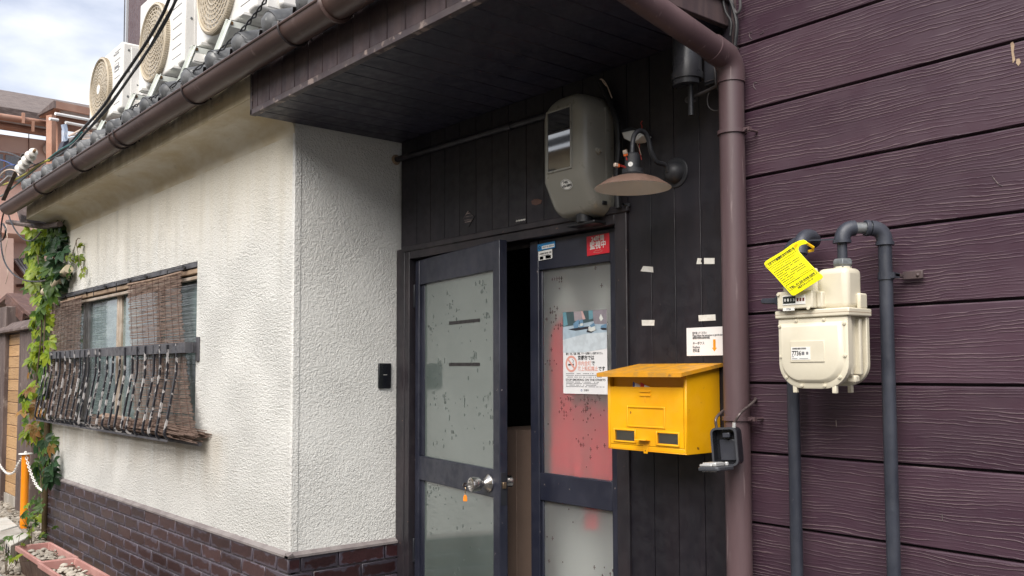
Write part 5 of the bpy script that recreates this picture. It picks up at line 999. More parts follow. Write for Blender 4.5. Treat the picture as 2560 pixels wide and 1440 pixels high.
# ------------------------------------------------------------ reed blinds
def blind(label, e0, e1, y0, y1, z0, z1, n, seed, jag):
    rg = random.Random(seed); t = thing('reed_blind', label, 'blind', ((e0[0] + e1[0]) / 2, y0, z0), 'reed blinds on the window'); m = MB()
    for i in range(n):
        k = i / (n - 1); zz = z0 + (z1 - z0) * k + rg.uniform(-.0012, .0012); yy = y0 + (y1 - y0) * k ** 1.5; a = e0[0] + (e0[1] - e0[0]) * k ** 1.3 + rg.uniform(-.012, .012); b = e1[0] + (e1[1] - e1[0]) * k ** 1.6 + rg.uniform(-.010, .014) + jag * max(0, k - .85) * rg.random()
        hh = .0017 if k < .12 or rg.random() < .9 else .0009; q = 7; sag = rg.uniform(-.003, .003); tl = rg.uniform(-.002, .002)
        for j in range(q + 1):
            x = a + (b - a) * j / q; dz = sag * math.sin(math.pi * j / q) + tl * (j / q - .5) + rg.uniform(-.0008, .0008); dy = .004 * math.sin(i * .9 + j * 2.1)
            m.add([(x, yy + dy - .0012, zz + dz - hh), (x, yy + dy - .0012, zz + dz + hh), (x, yy + dy + .0012, zz + dz + hh), (x, yy + dy + .0012, zz + dz - hh)], [])
            if j: o_ = len(m.v) - 8; m.f += [(o_ + c, o_ + (c + 1) % 4, o_ + 4 + (c + 1) % 4, o_ + 4 + c) for c in range(4)]
    m.build('reeds', 'reed', t, smooth=0, kind='stuff')
    m = MB()
    for s_ in range(9):
        k = (s_ + .5) / 9; pts = []
        for i in range(10): u = i / 9; pts.append((e0[0] + (e0[1] - e0[0]) * u ** 1.3 + (e1[0] + (e1[1] - e1[0]) * u ** 1.6 - e0[0] - (e0[1] - e0[0]) * u ** 1.3) * k, y0 + (y1 - y0) * u ** 1.5 - .0045, z0 + (z1 - z0) * u))
        m.tube(pts, .0014, 4)
    m.build('binding', 'string', t, kind='stuff')
    m = MB(); m.tube(bez([(e0[0] - .01, y0, z0 + .008), ((e0[0] + e1[0]) / 2, y0, z0 + .004), (e1[0] + .01, y0, z0 + .009)], 5), .007, 8); m.build('hanging_rod', 'reed_pale', t)
    return t
blind('straight reed blind at the vine end of the window', (-7.60, -7.60), (-6.785, -6.77), -.565, -.585, 1.786, .945, 150, 2, .0)
blind('reed blind swinging sideways at the right end of the window', (-5.79, -5.50), (-4.905, -4.56), -.562, -.598, 1.800, .955, 150, 3, .08)
rb_ = thing('rolled_blind', 'rolled up reed blind lying in the bottom of the railing', 'blind', (-5.4, -.60, .92), 'reed blinds on the window'); m = MB(); rg = random.Random(9)
for i in range(150):
    a = rg.uniform(0, 6.283); rr = .034 * math.sqrt(rg.random()); x0 = -6.45 + rg.uniform(0, .5) if rg.random() < .5 else -5.7 + rg.uniform(-.2, .4); x1 = -4.72 + rg.gauss(0, .09)
    if rg.random() < .25: x1 = -4.53 + rg.uniform(-.06, .06)
    pts = [(x, -.600 + rr * math.cos(a) * (1.0 + .3 * q) + rg.uniform(-.003, .003), .958 + rr * math.sin(a) - .03 * max(0, (x + 4.9) * 1.0) + rg.uniform(-.003, .003)) for q, x in enumerate([x0, x0 + (x1 - x0) * .35, x0 + (x1 - x0) * .7, x1])]
    m.tube(pts, .0024, 4)
m.build('reeds', 'reed', rb_, kind='stuff')
for x in (-6.3, -5.9, -5.45, -5.1): m = MB(); m.tube([(x + .004 * math.cos(a), -.600 + .036 * math.cos(a), .958 + .036 * math.sin(a)) for a in (6.2832 * i / 14 for i in range(15))], .0025, 5); m.build('tie', 'string', rb_)
m = MB()
for x0, x1, y, z in ((-6.2, -5.65, -.57, 1.0), (-5.5, -4.9, -.575, .995)): m.slab([(x0, y, z), (x1, y, z - .012), (x1, y - .04, z - .03), (x0, y - .04, z - .02)], (0, 0, .008))
m.build('bamboo_slat', 'reed_pale', rb_)
# ------------------------------------------------------------ air conditioner outdoor units on the roof
def ac(label, X0, X1, z0, z1, gx, gz, gr, stands):
    Yc, dpt = -.24, .30; t = thing('air_conditioner', label, 'air conditioner', ((X0 + X1) / 2, Yc + dpt / 2, z0), 'outdoor units on the tile roof')
    m = MB(); m.box(X0, X1, Yc, Yc + dpt, z0, z1); cs = m.build('case', 'ac_case', t, bevel=.018, seg=4)
    m = MB(); RM = Matrix.Translation((gx, Yc, gz)) @ Matrix.Rotation(R(90), 4, 'X'); m.lathe([(gr * 1.04, -.004), (gr * 1.03, .030), (gr * .985, .036), (gr * .96, .030), (gr * .95, -.004)], 64, RM)
    for i in range(110):
        a = 6.2832 * i / 110; m.T = RM @ Matrix.Rotation(a, 4, 'Z'); m.box(gr * 1.03, gr * 1.05, -.0022, .0022, .002, .028)
    m.T = Matrix.Identity(4); m.build('guard_ring', 'ac_guard', t, smooth=30)
    m = MB(); m.lathe([(.0, -.03), (gr * .2, -.028), (gr * .95, -.002)], 40, RM); m.build('fan_recess', 'ac_inside', t)
    m = MB(); r = gr * .16
    while r < gr * .97:
        z_ = .034 - .010 * (r / gr) ** 2
        m.v += [RM @ Vector((q * math.cos(a), q * math.sin(a), zz)) for q, zz in ((r - .0048, z_), (r + .0048, z_), (r + .0048, z_ - .006), (r - .0048, z_ - .006)) for a in (6.2832 * i / 48 for i in range(48))]
        o_ = len(m.v) - 192
        for c in range(4): m.f += [(o_ + c * 48 + i, o_ + c * 48 + (i + 1) % 48, o_ + ((c + 1) % 4) * 48 + (i + 1) % 48, o_ + ((c + 1) % 4) * 48 + i) for i in range(48)]
        r += .029
    for k in range(28):
        pts = []
        for i in range(9): q = gr * (.16 + .81 * i / 8); a = 6.2832 * k / 28 + 1.1 * (i / 8); pts.append(RM @ Vector((q * math.cos(a), q * math.sin(a), .030 - .010 * (q / gr) ** 2)))
        m.tube(pts, .0042, 4, False)
    m.build('fan_guard', 'ac_guard', t, smooth=0, kind='stuff')
    m = MB(); m.lathe([(0, .036), (gr * .15, .035), (gr * .17, .030)], 24, RM); m.build('hub', 'ac_case', t)
    for i in range(7): m = MB(); zz = z0 + .06 + i * .068; m.box(gx + gr + .055, X1 - .035, Yc - .0012, Yc + .004, zz, zz + .004); m.build('louvre', 'ac_line', t, smooth=0)
    m = MB(); m.box(X1, X1 + .004, Yc + .07, Yc + dpt - .01, z0 + .02, z1 - .03); m.build('side_panel', 'ac_case', t, bevel=.002); m = MB(); m.box(X1 + .002, X1 + .05, Yc + .13, Yc + dpt - .02, z0 + .03, z0 + .24); m.build('valve_cover', 'ac_case', t, bevel=.02, seg=4)
    for yy, zz in ((.05, .10), (.05, .30), (.05, .46), (.12, .20)): m = MB(); m.lathe([(0, .004), (.007, .003), (.009, 0)], 10, Matrix.Translation((X1 + .002, Yc + yy, z0 + zz)) @ Matrix.Rotation(R(90), 4, 'Y')); m.build('screw', 'gas_nut', t)
    for xa in (X0 + .10, X1 - .16): m = MB(); m.box(xa, xa + .06, Yc - .03, Yc + dpt + .02, z0 - .022, z0 + .002); m.build('foot', 'ac_case', t, bevel=.004)
    return t
ac1 = ac('leftmost outdoor unit on the roof, next to the sky, with a brand plate', -7.93, -7.10, 3.27, 3.79, -7.57, 3.52, .245, 0)
ac2 = ac('middle outdoor unit on the roof behind the thick black cables', -6.70, -5.82, 3.29, 3.94, -6.335, 3.555, .262, 0)
ac3 = ac('right outdoor unit on the roof, cut off by the top of the picture', -5.60, -4.72, 3.31, 3.96, -5.245, 3.585, .268, 0)
text('Panasonic', .030, 'ink_grey', (-7.30, -.2418, 3.725), ac1, ext=.0003, fit=.13); m = MB(); m.box(-7.27, -7.17, -.2416, -.239, 3.585, 3.645); m.build('rating_label', 'ink_grey', ac1, smooth=0); m = MB(); m.box(-7.262, -7.178, -.2420, -.2416, 3.628, 3.640); m.box(-7.262, -7.178, -.2420, -.2416, 3.592, 3.604); m.build('rating_print', 'sticker_white', ac1, smooth=0)
def roofz(y): return ez + (y - ex) * math.tan(SL) + .03
ex = -.80; ez = 2.640
for (px, py), lab, grp in (((338, 236), 'white steel stand frame under the right end of the leftmost unit', 0), ((400, 188), 'white steel stand frame under the left end of the middle unit', 0), ((488, 117), 'white steel stand frame under the right end of the middle unit', 0), ((575, 52), 'rust-spotted white stand frame under the right outdoor unit', 0), ((262, 303), 'white steel stand frame under the left end of the leftmost unit', 0)):
    q = PY(px, py, -.30); t = thing('unit_stand', lab, 'stand', (q.x, -.3, roofz(-.3)), 'steel stands under the outdoor units'); zz = q.z
    m = MB(); m.box(q.x - .020, q.x + .020, -.32, .12, zz - .004, zz); m.box(q.x + .016, q.x + .020, -.32, .12, zz - .040, zz); m.build('top_angle', 'steel_white', t)
    yb = -.47; m = MB(); m.bar((q.x, -.305, zz), (q.x, yb, roofz(yb) - .01), .038, .004, (1, 0, 0)); m.bar((q.x + .018, -.305, zz), (q.x + .018, yb, roofz(yb) - .01), .004, .036, (1, 0, 0)); m.build('leg', 'steel_white', t); m = MB(); m.bar((q.x, .10, zz), (q.x, .10, roofz(.10)), .036, .004, (0, 1, 0)); m.build('leg', 'steel_white', t)
    m = MB(); m.box(q.x - .020, q.x + .020, -.60, .15, roofz(-.2) + .0, roofz(-.2) + .004); m.v = [Vector((v.x, v.y, roofz(v.y) + (.004 if i % 8 > 3 else 0))) for i, v in enumerate(m.v)]; m.build('foot_rail', 'steel_white', t); m = MB(); m.lathe([(0, .008), (.010, .006), (.012, 0)], 8, Matrix.Translation((q.x + .021, -.30, zz - .02)) @ Matrix.Rotation(R(90), 4, 'Y')); m.build('bolt', 'rust_screw', t)
# ------------------------------------------------------------ cables over the eave
def cable(label, pts, Yp, r, mm, name='cable', n=8):
    P_ = [PY(x, y, Yp if not isinstance(Yp, list) else Yp[i]) for i, (x, y) in enumerate(pts)]; m = MB(); m.tube(bez(P_, n), r, 8); o = m.build(name, mm); tag(o, label, 'cable', 'cables above the eave'); return o
cable('thick black power cable slanting across the middle unit, upper one', [(436, -40), (418, 10), (402, 45), (370, 100), (330, 160), (285, 225), (255, 270), (205, 325), (165, 368), (122, 398)], -.62, .0095, 'cable_black')
cable('thick black power cable slanting across the middle unit, lower one', [(456, -40), (436, 8), (417, 48), (385, 103), (343, 165), (297, 232), (266, 275), (215, 330), (174, 372), (122, 403)], -.63, .0085, 'cable_black')
thin = cable('thinner black cable below the thick pair, ending at a knob', [(470, -45), (440, 2), (402, 68), (358, 146), (328, 188), (282, 250), (235, 306), (208, 338), (197, 360)], -.64, .0065, 'cable_black')
m = MB(); q = PY(196, 361, -.64); m.lathe([(0, -.02), (.016, -.014), (.02, 0), (.016, .014), (0, .02)], 12, Matrix.Translation(q)); m.build('end_knob', 'cable_black', thin)
tw = thing('twisted_cable', 'thin twisted black wire running along the eave tiles', 'cable', tuple(PY(510, 160, -.79)))
base = bez([PY(*q, -.80) for q in ((672, -10), (640, 35), (605, 76), (560, 118), (510, 160), (455, 198), (405, 234), (375, 247), (345, 262), (318, 278), (302, 296))], 10)
for ph in (0, math.pi): m = MB(); m.tube([p + Vector((0, .006 * math.cos(i * .8 + ph), .006 * math.sin(i * .8 + ph))) for i, p in enumerate(base)], .0034, 6); m.build('strand', 'cable_black', tw)
cable('teal cable sheath bundled with the power cables', [(205, 331), (180, 358), (150, 375), (120, 398), (80, 430), (40, 462), (10, 486), (-20, 500)], -.66, .006, 'cable_teal')
cable('yellow striped cable below the insulator', [(122, 400), (100, 410), (75, 428), (52, 442), (20, 458), (-20, 470)], -.68, .008, 'cable_yellow')
cable('blue wire at the left edge, upper one', [(-20, 397), (10, 402), (36, 414)], -.70, .005, 'cable_blue'); cable('blue wire at the left edge, lower one', [(-20, 438), (5, 424), (22, 414), (38, 412)], -.70, .005, 'cable_blue')
cable('black wire from the left edge to the insulator', [(-30, 376), (20, 382), (55, 396), (88, 412)], -.72, .006, 'cable_black'); cable('dark wire at the left edge below the insulator', [(-30, 446), (20, 434), (62, 424), (110, 402)], -.70, .005, 'cable_black'); cable('cream wire looping at the left edge', [(-10, 455), (6, 432), (22, 424), (40, 428), (48, 440)], -.72, .005, 'cable_cream')
cable('long black cable hanging from the eave to the vine', [(22, 500), (6, 545), (2, 600), (10, 650), (30, 682), (60, 700), (95, 704), (125, 698)], -.62, .007, 'cable_black'); cable('black cable looping in front of the vine', [(16, 520), (30, 560), (50, 590), (70, 602), (88, 596), (102, 580)], -.66, .006, 'cable_black'); cable('short black cable coil at the left edge', [(-20, 604), (2, 602), (12, 590), (14, 572), (8, 560)], -.66, .008, 'cable_black')
cable('thin brown tendril wire at the left edge', [(15, 560), (18, 600), (12, 640), (20, 680), (14, 710)], -.60, .003, 'cable_cream')
ins = thing('insulator', 'white ribbed porcelain insulator on a steel bracket at the eave', 'insulator', tuple(PY(68, 405, -.74))); a = PY(50, 424, -.74); b = PY(84, 380, -.74); d = (b - a).normalized(); L_ = (b - a).length
IM = Matrix.Translation(a) @ d.to_track_quat('Z', 'Y').to_matrix().to_4x4(); m = MB(); pr = [(0, 0), (.022, 0)]
for i in range(4): z_ = L_ * (i / 4); pr += [(.020, z_ + .004), (.042, z_ + .014), (.040, z_ + .022), (.020, z_ + .030)]
pr += [(.032, L_ - .004), (.022, L_ + .004), (0, L_ + .006)]; m.lathe(pr, 22, IM); m.build('ribbed_body', 'porcelain', ins, smooth=50); m = MB(); m.cyl(b, b + d * .045, .010, 10); m.build('pin', 'rust_screw', ins)
m = MB(); m.bar(PY(60, 384, -.70), PY(8, 500, -.70), .032, .012); m.build('bracket_channel', 'wood_grey', ins); m = MB(); m.bar(PY(25, 440, -.76), PY(-10, 470, -.76), .03, .01); m.build('bracket_arm', 'aluminium', ins)
# beige insulated pipe at the vine
m = MB(); m.tube(bez([PY(*q, -.60) for q in ((172, 672), (152, 694), (130, 720), (112, 730))], 6), .032, 14); t = thing('insulated_pipe', 'ivory insulated pipe curving out of the wall through the vine', 'pipe', tuple(PY(140, 700, -.6))); m.build('wrap', 'conduit_ivory', t, smooth=60)
m = MB(); m.tube(bez([PY(*q, -.58) for q in ((172, 690), (160, 700), (148, 712))], 5), .018, 12); m.build('wrap', 'conduit_ivory', t, smooth=60)
m = MB(); m.tube(bez([PY(*q, -.62) for q in ((20, 555), (60, 560), (110, 566), (150, 560))], 4), .022, 8); o = m.build('eave_end_pipe', 'wood_grey'); tag(o, 'dark pipe end under the far end of the eave', 'pipe')
m = MB(); m.slab([PY(x, y, -.74) for x, y in ((38, 515), (46, 512), (52, 535), (66, 548), (70, 556), (50, 556))], (0, .16, 0)); o = m.build('eave_end_board', 'wood_grey'); tag(o, 'weathered dark board end closing the far end of the eave', 'board')
# ------------------------------------------------------------ the vine at the far corner
vine = thing('vine', 'leafy green creeper climbing the far corner of the stucco house', 'vine', (-7.7, -.5, 0)); rg = random.Random(21)
def leafobj(mm):                                  # a creeper leaf: five pointed leaflets on one stalk
    m = MB()
    for a, L, w_ in ((0, 1.0, .24), (.75, .85, .22), (-.75, .85, .22), (1.55, .6, .17), (-1.55, .6, .17)):
        c, s_ = math.cos(a), math.sin(a); pts = [(0, .04, 0), (w_ * .7, L * .3, .05), (w_, L * .55, .04), (w_ * .55, L * .82, -.02), (0, L, -.10 * L), (-w_ * .55, L * .82, -.02), (-w_, L * .55, .04), (-w_ * .7, L * .3, .05), (0, L * .5, -.03)]
        m.add([(x * c + y * s_, -x * s_ + y * c, z - .12 * y * y) for x, y, z in pts], [(8, k, (k + 1) % 8) for k in range(8)])
    o = m.build('leaf', mm, None, smooth=60); col.objects.unlink(o); return o
LV = {k: leafobj(k) for k in ('leaf_green', 'leaf_lime', 'leaf_dark', 'leaf_brown')}
def inpoly(x, y, poly):
    c = False; j = len(poly) - 1
    for i in range(len(poly)):
        if (poly[i][1] > y) != (poly[j][1] > y) and x < (poly[j][0] - poly[i][0]) * (y - poly[i][1]) / (poly[j][1] - poly[i][1]) + poly[i][0]: c = not c
        j = i
    return c
def leaves(poly, n, size, mix_, yr):
    xs, ys = [p[0] for p in poly], [p[1] for p in poly]; k = 0
    while k < n:
        x, y = rg.uniform(min(xs), max(xs)), rg.uniform(min(ys), max(ys))
        if not inpoly(x, y, poly): continue
        k += 1; u = (x - min(xs)) / (max(xs) - min(xs)); Yp = rg.uniform(*yr) if x < 122 else rg.uniform(-.62, -.565); p = PY(x, y, Yp)
        kind = mix_(u, (y - min(ys)) / (max(ys) - min(ys))); s_ = size * rg.uniform(.65, 1.25)
        e = Vector((rg.gauss(0, .5) + .35, -1 + rg.gauss(0, .5), .55 + rg.gauss(0, .4))).normalized(); q = e.to_track_quat('Z', 'Y'); q = q @ Quaternion((0, 0, 1), R(180) + rg.gauss(0, .8))
        o = piece(LV[kind], vine, p, q.to_euler(), (s_, s_, s_))
def mx_up(u, v): return 'leaf_dark' if u > .70 and rg.random() < .8 else ('leaf_lime' if u < .40 and rg.random() < .8 else 'leaf_green')  # lime leaf colour paints the sunlit left, dark leaf colour the shaded right
def mx_mid(u, v): return rg.choice(('leaf_lime', 'leaf_lime', 'leaf_green'))
def mx_low(u, v): return 'leaf_brown' if rg.random() < (.30 if .35 < v < .75 else .08) else ('leaf_lime' if u < .45 and rg.random() < .6 else rg.choice(('leaf_green', 'leaf_green', 'leaf_dark')))  # lime on the left again puts sunlight into the leaf colour
leaves([(72, 566), (120, 560), (164, 556), (166, 690), (140, 735), (112, 748), (84, 738), (70, 690), (64, 650), (70, 610)], 128, .115, mx_up, (-.60, -.42)); leaves([(150, 648), (190, 592), (208, 600), (205, 640), (188, 655), (165, 700)], 12, .055, mx_mid, (-.6, -.57)); leaves([(196, 655), (206, 650), (214, 685), (206, 690)], 4, .04, mx_mid, (-.6, -.57))
leaves([(104, 740), (128, 752), (127, 905), (80, 925), (74, 850), (82, 800), (96, 760)], 58, .105, mx_mid, (-.58, -.40)); leaves([(72, 915), (112, 905), (126, 1060), (136, 1140), (130, 1200), (100, 1215), (82, 1150), (66, 1075), (62, 1000)], 80, .105, mx_low, (-.62, -.45)); leaves([(66, 1225), (112, 1215), (108, 1285), (112, 1330), (70, 1345), (60, 1300)], 16, .07, lambda u, v: rg.choice(('leaf_lime', 'leaf_green')), (-.66, -.5))
for pts in ([(112, 1350), (112, 1200), (118, 1060), (110, 900), (116, 740), (135, 640), (140, 565)], [(108, 1330), (100, 1150), (90, 980), (104, 820), (100, 700), (90, 600)], [(150, 650), (178, 640), (192, 600), (200, 596)], [(190, 600), (196, 640), (203, 668), (208, 684)], [(113, 1340), (114, 1240), (119, 1150), (112, 1050)]):
    m = MB(); m.tube(bez([PY(x, y, -.60 if x > 122 else -.56) for x, y in pts], 5), .006 if pts[0][1] > 1000 else .0025, 6); m.build('stem', 'stem', vine)
m = MB(); a = PY(112, 1300, -.575); m.cyl((a.x, -.575, 0), (a.x, -.575, 1.0), .022, 12); o = m.build('corner_pipe', 'mail_dark'); tag(o, 'dark thin drainpipe behind the vine at the house corner', 'drainpipe')
# ------------------------------------------------------------ gravel, slabs, planters
def stone_into(m, c, r, rg):
    vs_ = []; ax = Vector((rg.uniform(.7, 1.4), rg.uniform(.7, 1.3), rg.uniform(.4, .75))) * r; rot = Matrix.Rotation(rg.uniform(0, 6.28), 3, 'Z') @ Matrix.Rotation(rg.uniform(-.4, .4), 3, 'X')
    for z, k in ((-.8, .55), (-.1, 1), (.55, .75)):
        for j in range(6): a = 6.2832 * j / 6 + z; q = k * rg.uniform(.8, 1.1); vs_.append(Vector(c) + rot @ Vector((ax.x * q * math.cos(a), ax.y * q * math.sin(a), ax.z * z)))
    vs_.append(Vector(c) + rot @ Vector((0, 0, ax.z))); fs_ = [(i * 6 + j, i * 6 + (j + 1) % 6, (i + 1) * 6 + (j + 1) % 6, (i + 1) * 6 + j) for i in range(2) for j in range(6)] + [(12 + j, 12 + (j + 1) % 6, 18) for j in range(6)]
    m.add(vs_, fs_)
rg = random.Random(77)
for mm, n in (('stone_a', 1500), ('stone_b', 800)):
    m = MB()
    for i in range(n):
        x, y = rg.uniform(-11.5, -7.6), rg.uniform(-.95, .3)
        if rg.random() < .25: x, y = rg.uniform(-8.2, -6.4), rg.uniform(-1.08, -.6)
        stone_into(m, (x, y, .008), rg.uniform(.012, .034), rg)
    o = m.build('gravel', mm, smooth=60); o['kind'] = 'stuff'; o['label'] = 'loose brown and pale gravel on the ground by the fence'; o['category'] = 'gravel'
def slabthing(name, label, cat, px, z1, hgt, mm, bev=.008, grp=None):
    P_ = [PZ(x, y, z1) for x, y in px]; m = MB(); m.slab(P_, (0, 0, -hgt)); o = m.build(name, mm, None, bevel=bev); return tag(o, label, cat, grp)
slabthing('paving_slab', 'pale concrete slab at the left edge behind the blocks', 'slab', [(-40, 1300), (18, 1292), (45, 1313), (2, 1326), (-60, 1330)], .05, .06, 'concrete_pale', grp='slabs by the fence'); slabthing('paving_slab', 'grey concrete slab in front of the pale one at the left edge', 'slab', [(-60, 1333), (3, 1328), (46, 1316), (58, 1330), (15, 1345), (-50, 1360)], .055, .07, 'concrete', grp='slabs by the fence')
bl = thing('concrete_block', 'hollow concrete block lying beside the first planter', 'block', tuple(PZ(40, 1350, .0))); P_ = [PZ(x, y, .11) for x, y in ((12, 1344), (62, 1330), (75, 1340), (26, 1364))]; m = MB(); m.slab(P_, (0, 0, -.11)); m.build('block', 'concrete_pale', bl, bevel=.006)
for k in (.25, .6): m = MB(); a = P_[0].lerp(P_[3], k); b = P_[0].lerp(P_[3], k + .2); nn = (P_[3] - P_[0]).cross(Vector((0, 0, 1))).normalized(); nn = nn if nn.dot(CAMP - a) > 0 else -nn; m.slab([a + nn * .002 + Vector((0, 0, -.025)), b + nn * .002 + Vector((0, 0, -.025)), b + nn * .002 + Vector((0, 0, -.09)), a + nn * .002 + Vector((0, 0, -.09))], -nn * .004); m.build('core_hole', 'joint_dark', bl, smooth=0)
def planter(label, X0, X1, Y0, Y1, zr, seed):
    t = thing('planter', label, 'planter', ((X0 + X1) / 2, (Y0 + Y1) / 2, 0), 'pink planters along the wall'); rg = random.Random(seed); m = MB(); k = .035; T_ = .016
    def rc(i, z): return [(X0 + i, Y0 + i, z), (X1 - i, Y0 + i, z), (X1 - i, Y1 - i, z), (X0 + i, Y1 - i, z)]
    for i, z in ((k, .0), (.012, zr - .03), (.012, zr - .028)): m.add(rc(i, z), [])
    m.f = [(i * 4 + j, i * 4 + (j + 1) % 4, i * 4 + 4 + (j + 1) % 4, i * 4 + 4 + j) for i in range(2) for j in range(4)] + [(3, 2, 1, 0)]; m.build('box', 'planter_brown', t, smooth=0)
    m = MB()
    for i, z in ((.008, zr - .034), (0, zr - .030), (0, zr), (T_, zr), (T_ + .006, zr - .05)): m.add(rc(i, z), [])
    m.f = [(i * 4 + j, i * 4 + (j + 1) % 4, i * 4 + 4 + (j + 1) % 4, i * 4 + 4 + j) for i in range(4) for j in range(4)]; m.build('rim', 'planter_pink', t, bevel=.003)
    m = MB(); n = 10
    for i in range(n + 1):
        for j in range(6): m.v.append(Vector((X0 + .02 + (X1 - X0 - .04) * i / n, Y0 + .02 + (Y1 - Y0 - .04) * j / 5, zr - .045 + rg.uniform(-.008, .012))))
    m.f = [(i * 6 + j, i * 6 + j + 1, i * 6 + j + 7, i * 6 + j + 6) for i in range(n) for j in range(5)]; m.build('soil', 'potting', t)
    m = MB()
    for i in range(70): stone_into(m, (rg.gauss((X0 + X1) / 2, .11), rg.gauss((Y0 + Y1) / 2, .035), zr - .032 + rg.uniform(0, .015)), rg.uniform(.008, .022), rg)
    m.build('pebbles', 'stone_b', t, smooth=60, kind='stuff'); return t
planter('farthest pink planter, beside the concrete block', -6.50, -5.865, -1.0, -.79, .17, 1); planter('second pink planter, with a heap of pale pebbles', -5.855, -5.22, -1.015, -.80, .17, 2); planter('nearest pink planter, cut off by the bottom edge', -5.21, -4.57, -1.02, -.80, .165, 3)
def weed(label, px, Y_, n, size, seed):
    rg = random.Random(seed); b = PZ(px[0], px[1], .05); t = thing('weed', label, 'plant', tuple(b), 'weeds by the planters'); m = MB()
    for i in range(n):
        e = b + Vector((rg.gauss(0, .06), rg.gauss(0, .05), rg.uniform(.05, .22))); m.tube(bez([b, b.lerp(e, .5) + Vector((0, 0, .03)), e], 3), .0016, 5); s_ = size * rg.uniform(.7, 1.3); q = Vector((rg.gauss(.2, .4), -.6 + rg.gauss(0, .4), .8)).normalized().to_track_quat('Z', 'Y') @ Quaternion((0, 0, 1), rg.uniform(0, 6)); piece(LV[rg.choice(('leaf_lime', 'leaf_green', 'leaf_green'))], t, e, q.to_euler(), (s_,) * 3)
    m.build('stems', 'stem', t, kind='stuff')
weed('leafy weed growing at the far end of the planters', (80, 1362), 0, 9, .06, 5); weed('small yellowish weed in front of the first planter', (40, 1415), 0, 8, .04, 6); weed('tiny weed at the bottom left corner', (15, 1438), 0, 6, .04, 8)
# ------------------------------------------------------------ orange post with chains
pb_ = PZ(59, 1321, 0); zt_ = PY(64, 1136, pb_.y).z; op = thing('barrier_post', 'orange plastic barrier post with a white cap', 'post', tuple(pb_)); m = MB(); m.cyl((pb_.x, pb_.y, 0), (pb_.x, pb_.y, zt_), .030, 20); m.build('shaft', 'post_orange', op); m = MB(); m.lathe([(0, .012), (.05, .010), (.055, .004), (.05, 0), (0, 0)], 20, Matrix.Translation((pb_.x, pb_.y, zt_))); m.build('cap', 'chain_white', op)
def chain(label, pts, name='chain'):
    P_ = bez([p if isinstance(p, Vector) else Vector(p) for p in pts], 14); t = thing(name, label, 'chain', tuple(P_[0]), 'white plastic chains'); L = [0]
    for a, b in zip(P_[:-1], P_[1:]): L.append(L[-1] + (b - a).length)
    m = MB(); R0, R1 = .013, .0085; m.v = []; ring_ = [Vector((R0 * 1.35 * math.cos(6.2832 * i / 12), R1 * math.sin(6.2832 * i / 12), 0)) for i in range(12)]; m.tube(ring_ + [ring_[0]], .0034, 6, False); ln = m.build('chain_link', 'chain_white', None); col.objects.unlink(ln); s_ = 0; k = 0
    while s_ < L[-1] and k < 70:
        i = max(j for j in range(len(L)) if L[j] <= s_); i = min(i, len(P_) - 2); p = P_[i].lerp(P_[i + 1], (s_ - L[i]) / max(1e-6, L[i + 1] - L[i])); d = (P_[i + 1] - P_[i]).normalized(); q = d.to_track_quat('X', 'Z') @ Quaternion((1, 0, 0), R(90 * (k % 2) + 20)); piece(ln, t, p, q.to_euler()); s_ += .027; k += 1
    return t
top = Vector((pb_.x, pb_.y, zt_ + .012)); chain('white plastic chain hanging from the orange post to the vine', [top, PY(70, 1160, pb_.y), PY(82, 1195, -.57), PY(95, 1218, -.57), PY(112, 1230, -.58)]); chain('white plastic chain sagging from the orange post out of the picture', [top, PY(45, 1160, pb_.y), PY(35, 1180, pb_.y), PY(20, 1184, pb_.y), PY(6, 1172, pb_.y), PY(-10, 1145, pb_.y)])
# ------------------------------------------------------------ fence and roofed gate
FY = -.36; fe = thing('garden_fence', 'tall fence panel of light wood-grain boards between grey posts', 'fence', tuple(PZ(30, 1270, 0))); X0f, X1f = PY(8, 1050, FY).x, PY(46, 1050, FY).x; zb_, zt_ = .10, PY(28, 836, FY).z; n = 14
for i in range(n): m = MB(); a = zb_ + (zt_ - zb_) * i / n; b = zb_ + (zt_ - zb_) * (i + 1) / n; m.box(X0f, X1f, FY, FY + .015, a + .003, b - .003); m.build('plank', 'fence_plank', fe, bevel=.003, seg=1)
m = MB(); m.box(X0f, X1f, FY + .006, FY + .03, zb_, zt_); m.build('backing', 'wood_red', fe, smooth=0); m = MB(); m.box(X0f - .3, X1f + .1, FY - .01, FY + .04, -.02, zb_); m.build('plinth', 'concrete', fe)
for a, b, zt2_ in ((PY(46, 1050, FY - .03).x, PY(82, 1050, FY - .03).x, zt_ + .03), (PY(-22, 1000, FY - .04).x, PY(8, 1000, FY - .04).x, PY(10, 770, FY).z)): m = MB(); m.box(a, b, FY - .04, FY + .09, 0, zt2_); m.build('post', 'wood_grey', fe, bevel=.006)
xa, xb = PY(4, 830, FY).x, PY(86, 830, FY - .03).x; m = MB(); m.slab([(xa, FY - .09, zt_ + .035), (xa, FY + .02, zt_ + .12), (xa, FY + .13, zt_ + .035), (xa, FY + .13, zt_ + .010), (xa, FY - .09, zt_ + .010)], (xb - xa, 0, 0)); m.build('cap', 'wood_grey', fe, bevel=.005)
gt = thing('gate_roof', 'small dark gabled roof over the garden gate', 'gate', tuple(PY(18, 800, -.2))); YG = -.30
def gpt(x, y): return PY(x, y, YG)
for a, b, nm in (((17, 744), (86, 806), 'roof_slope'), ((17, 744), (-50, 800), 'roof_slope')):
    m = MB(); p, q = gpt(*a), gpt(*b); up = Vector((0, 0, .05)); m.slab([p, q, q + up * .8, p + up], (0, 1.1, 0)); m.build(nm, 'wood_red', gt, bevel=.006)
m = MB(); p, q = gpt(17, 746), gpt(60, 796); m.bar(p + Vector((0, -.004, 0)), q + Vector((0, -.004, 0)), .02, .10); m.build('barge_board', 'wood_red', gt)
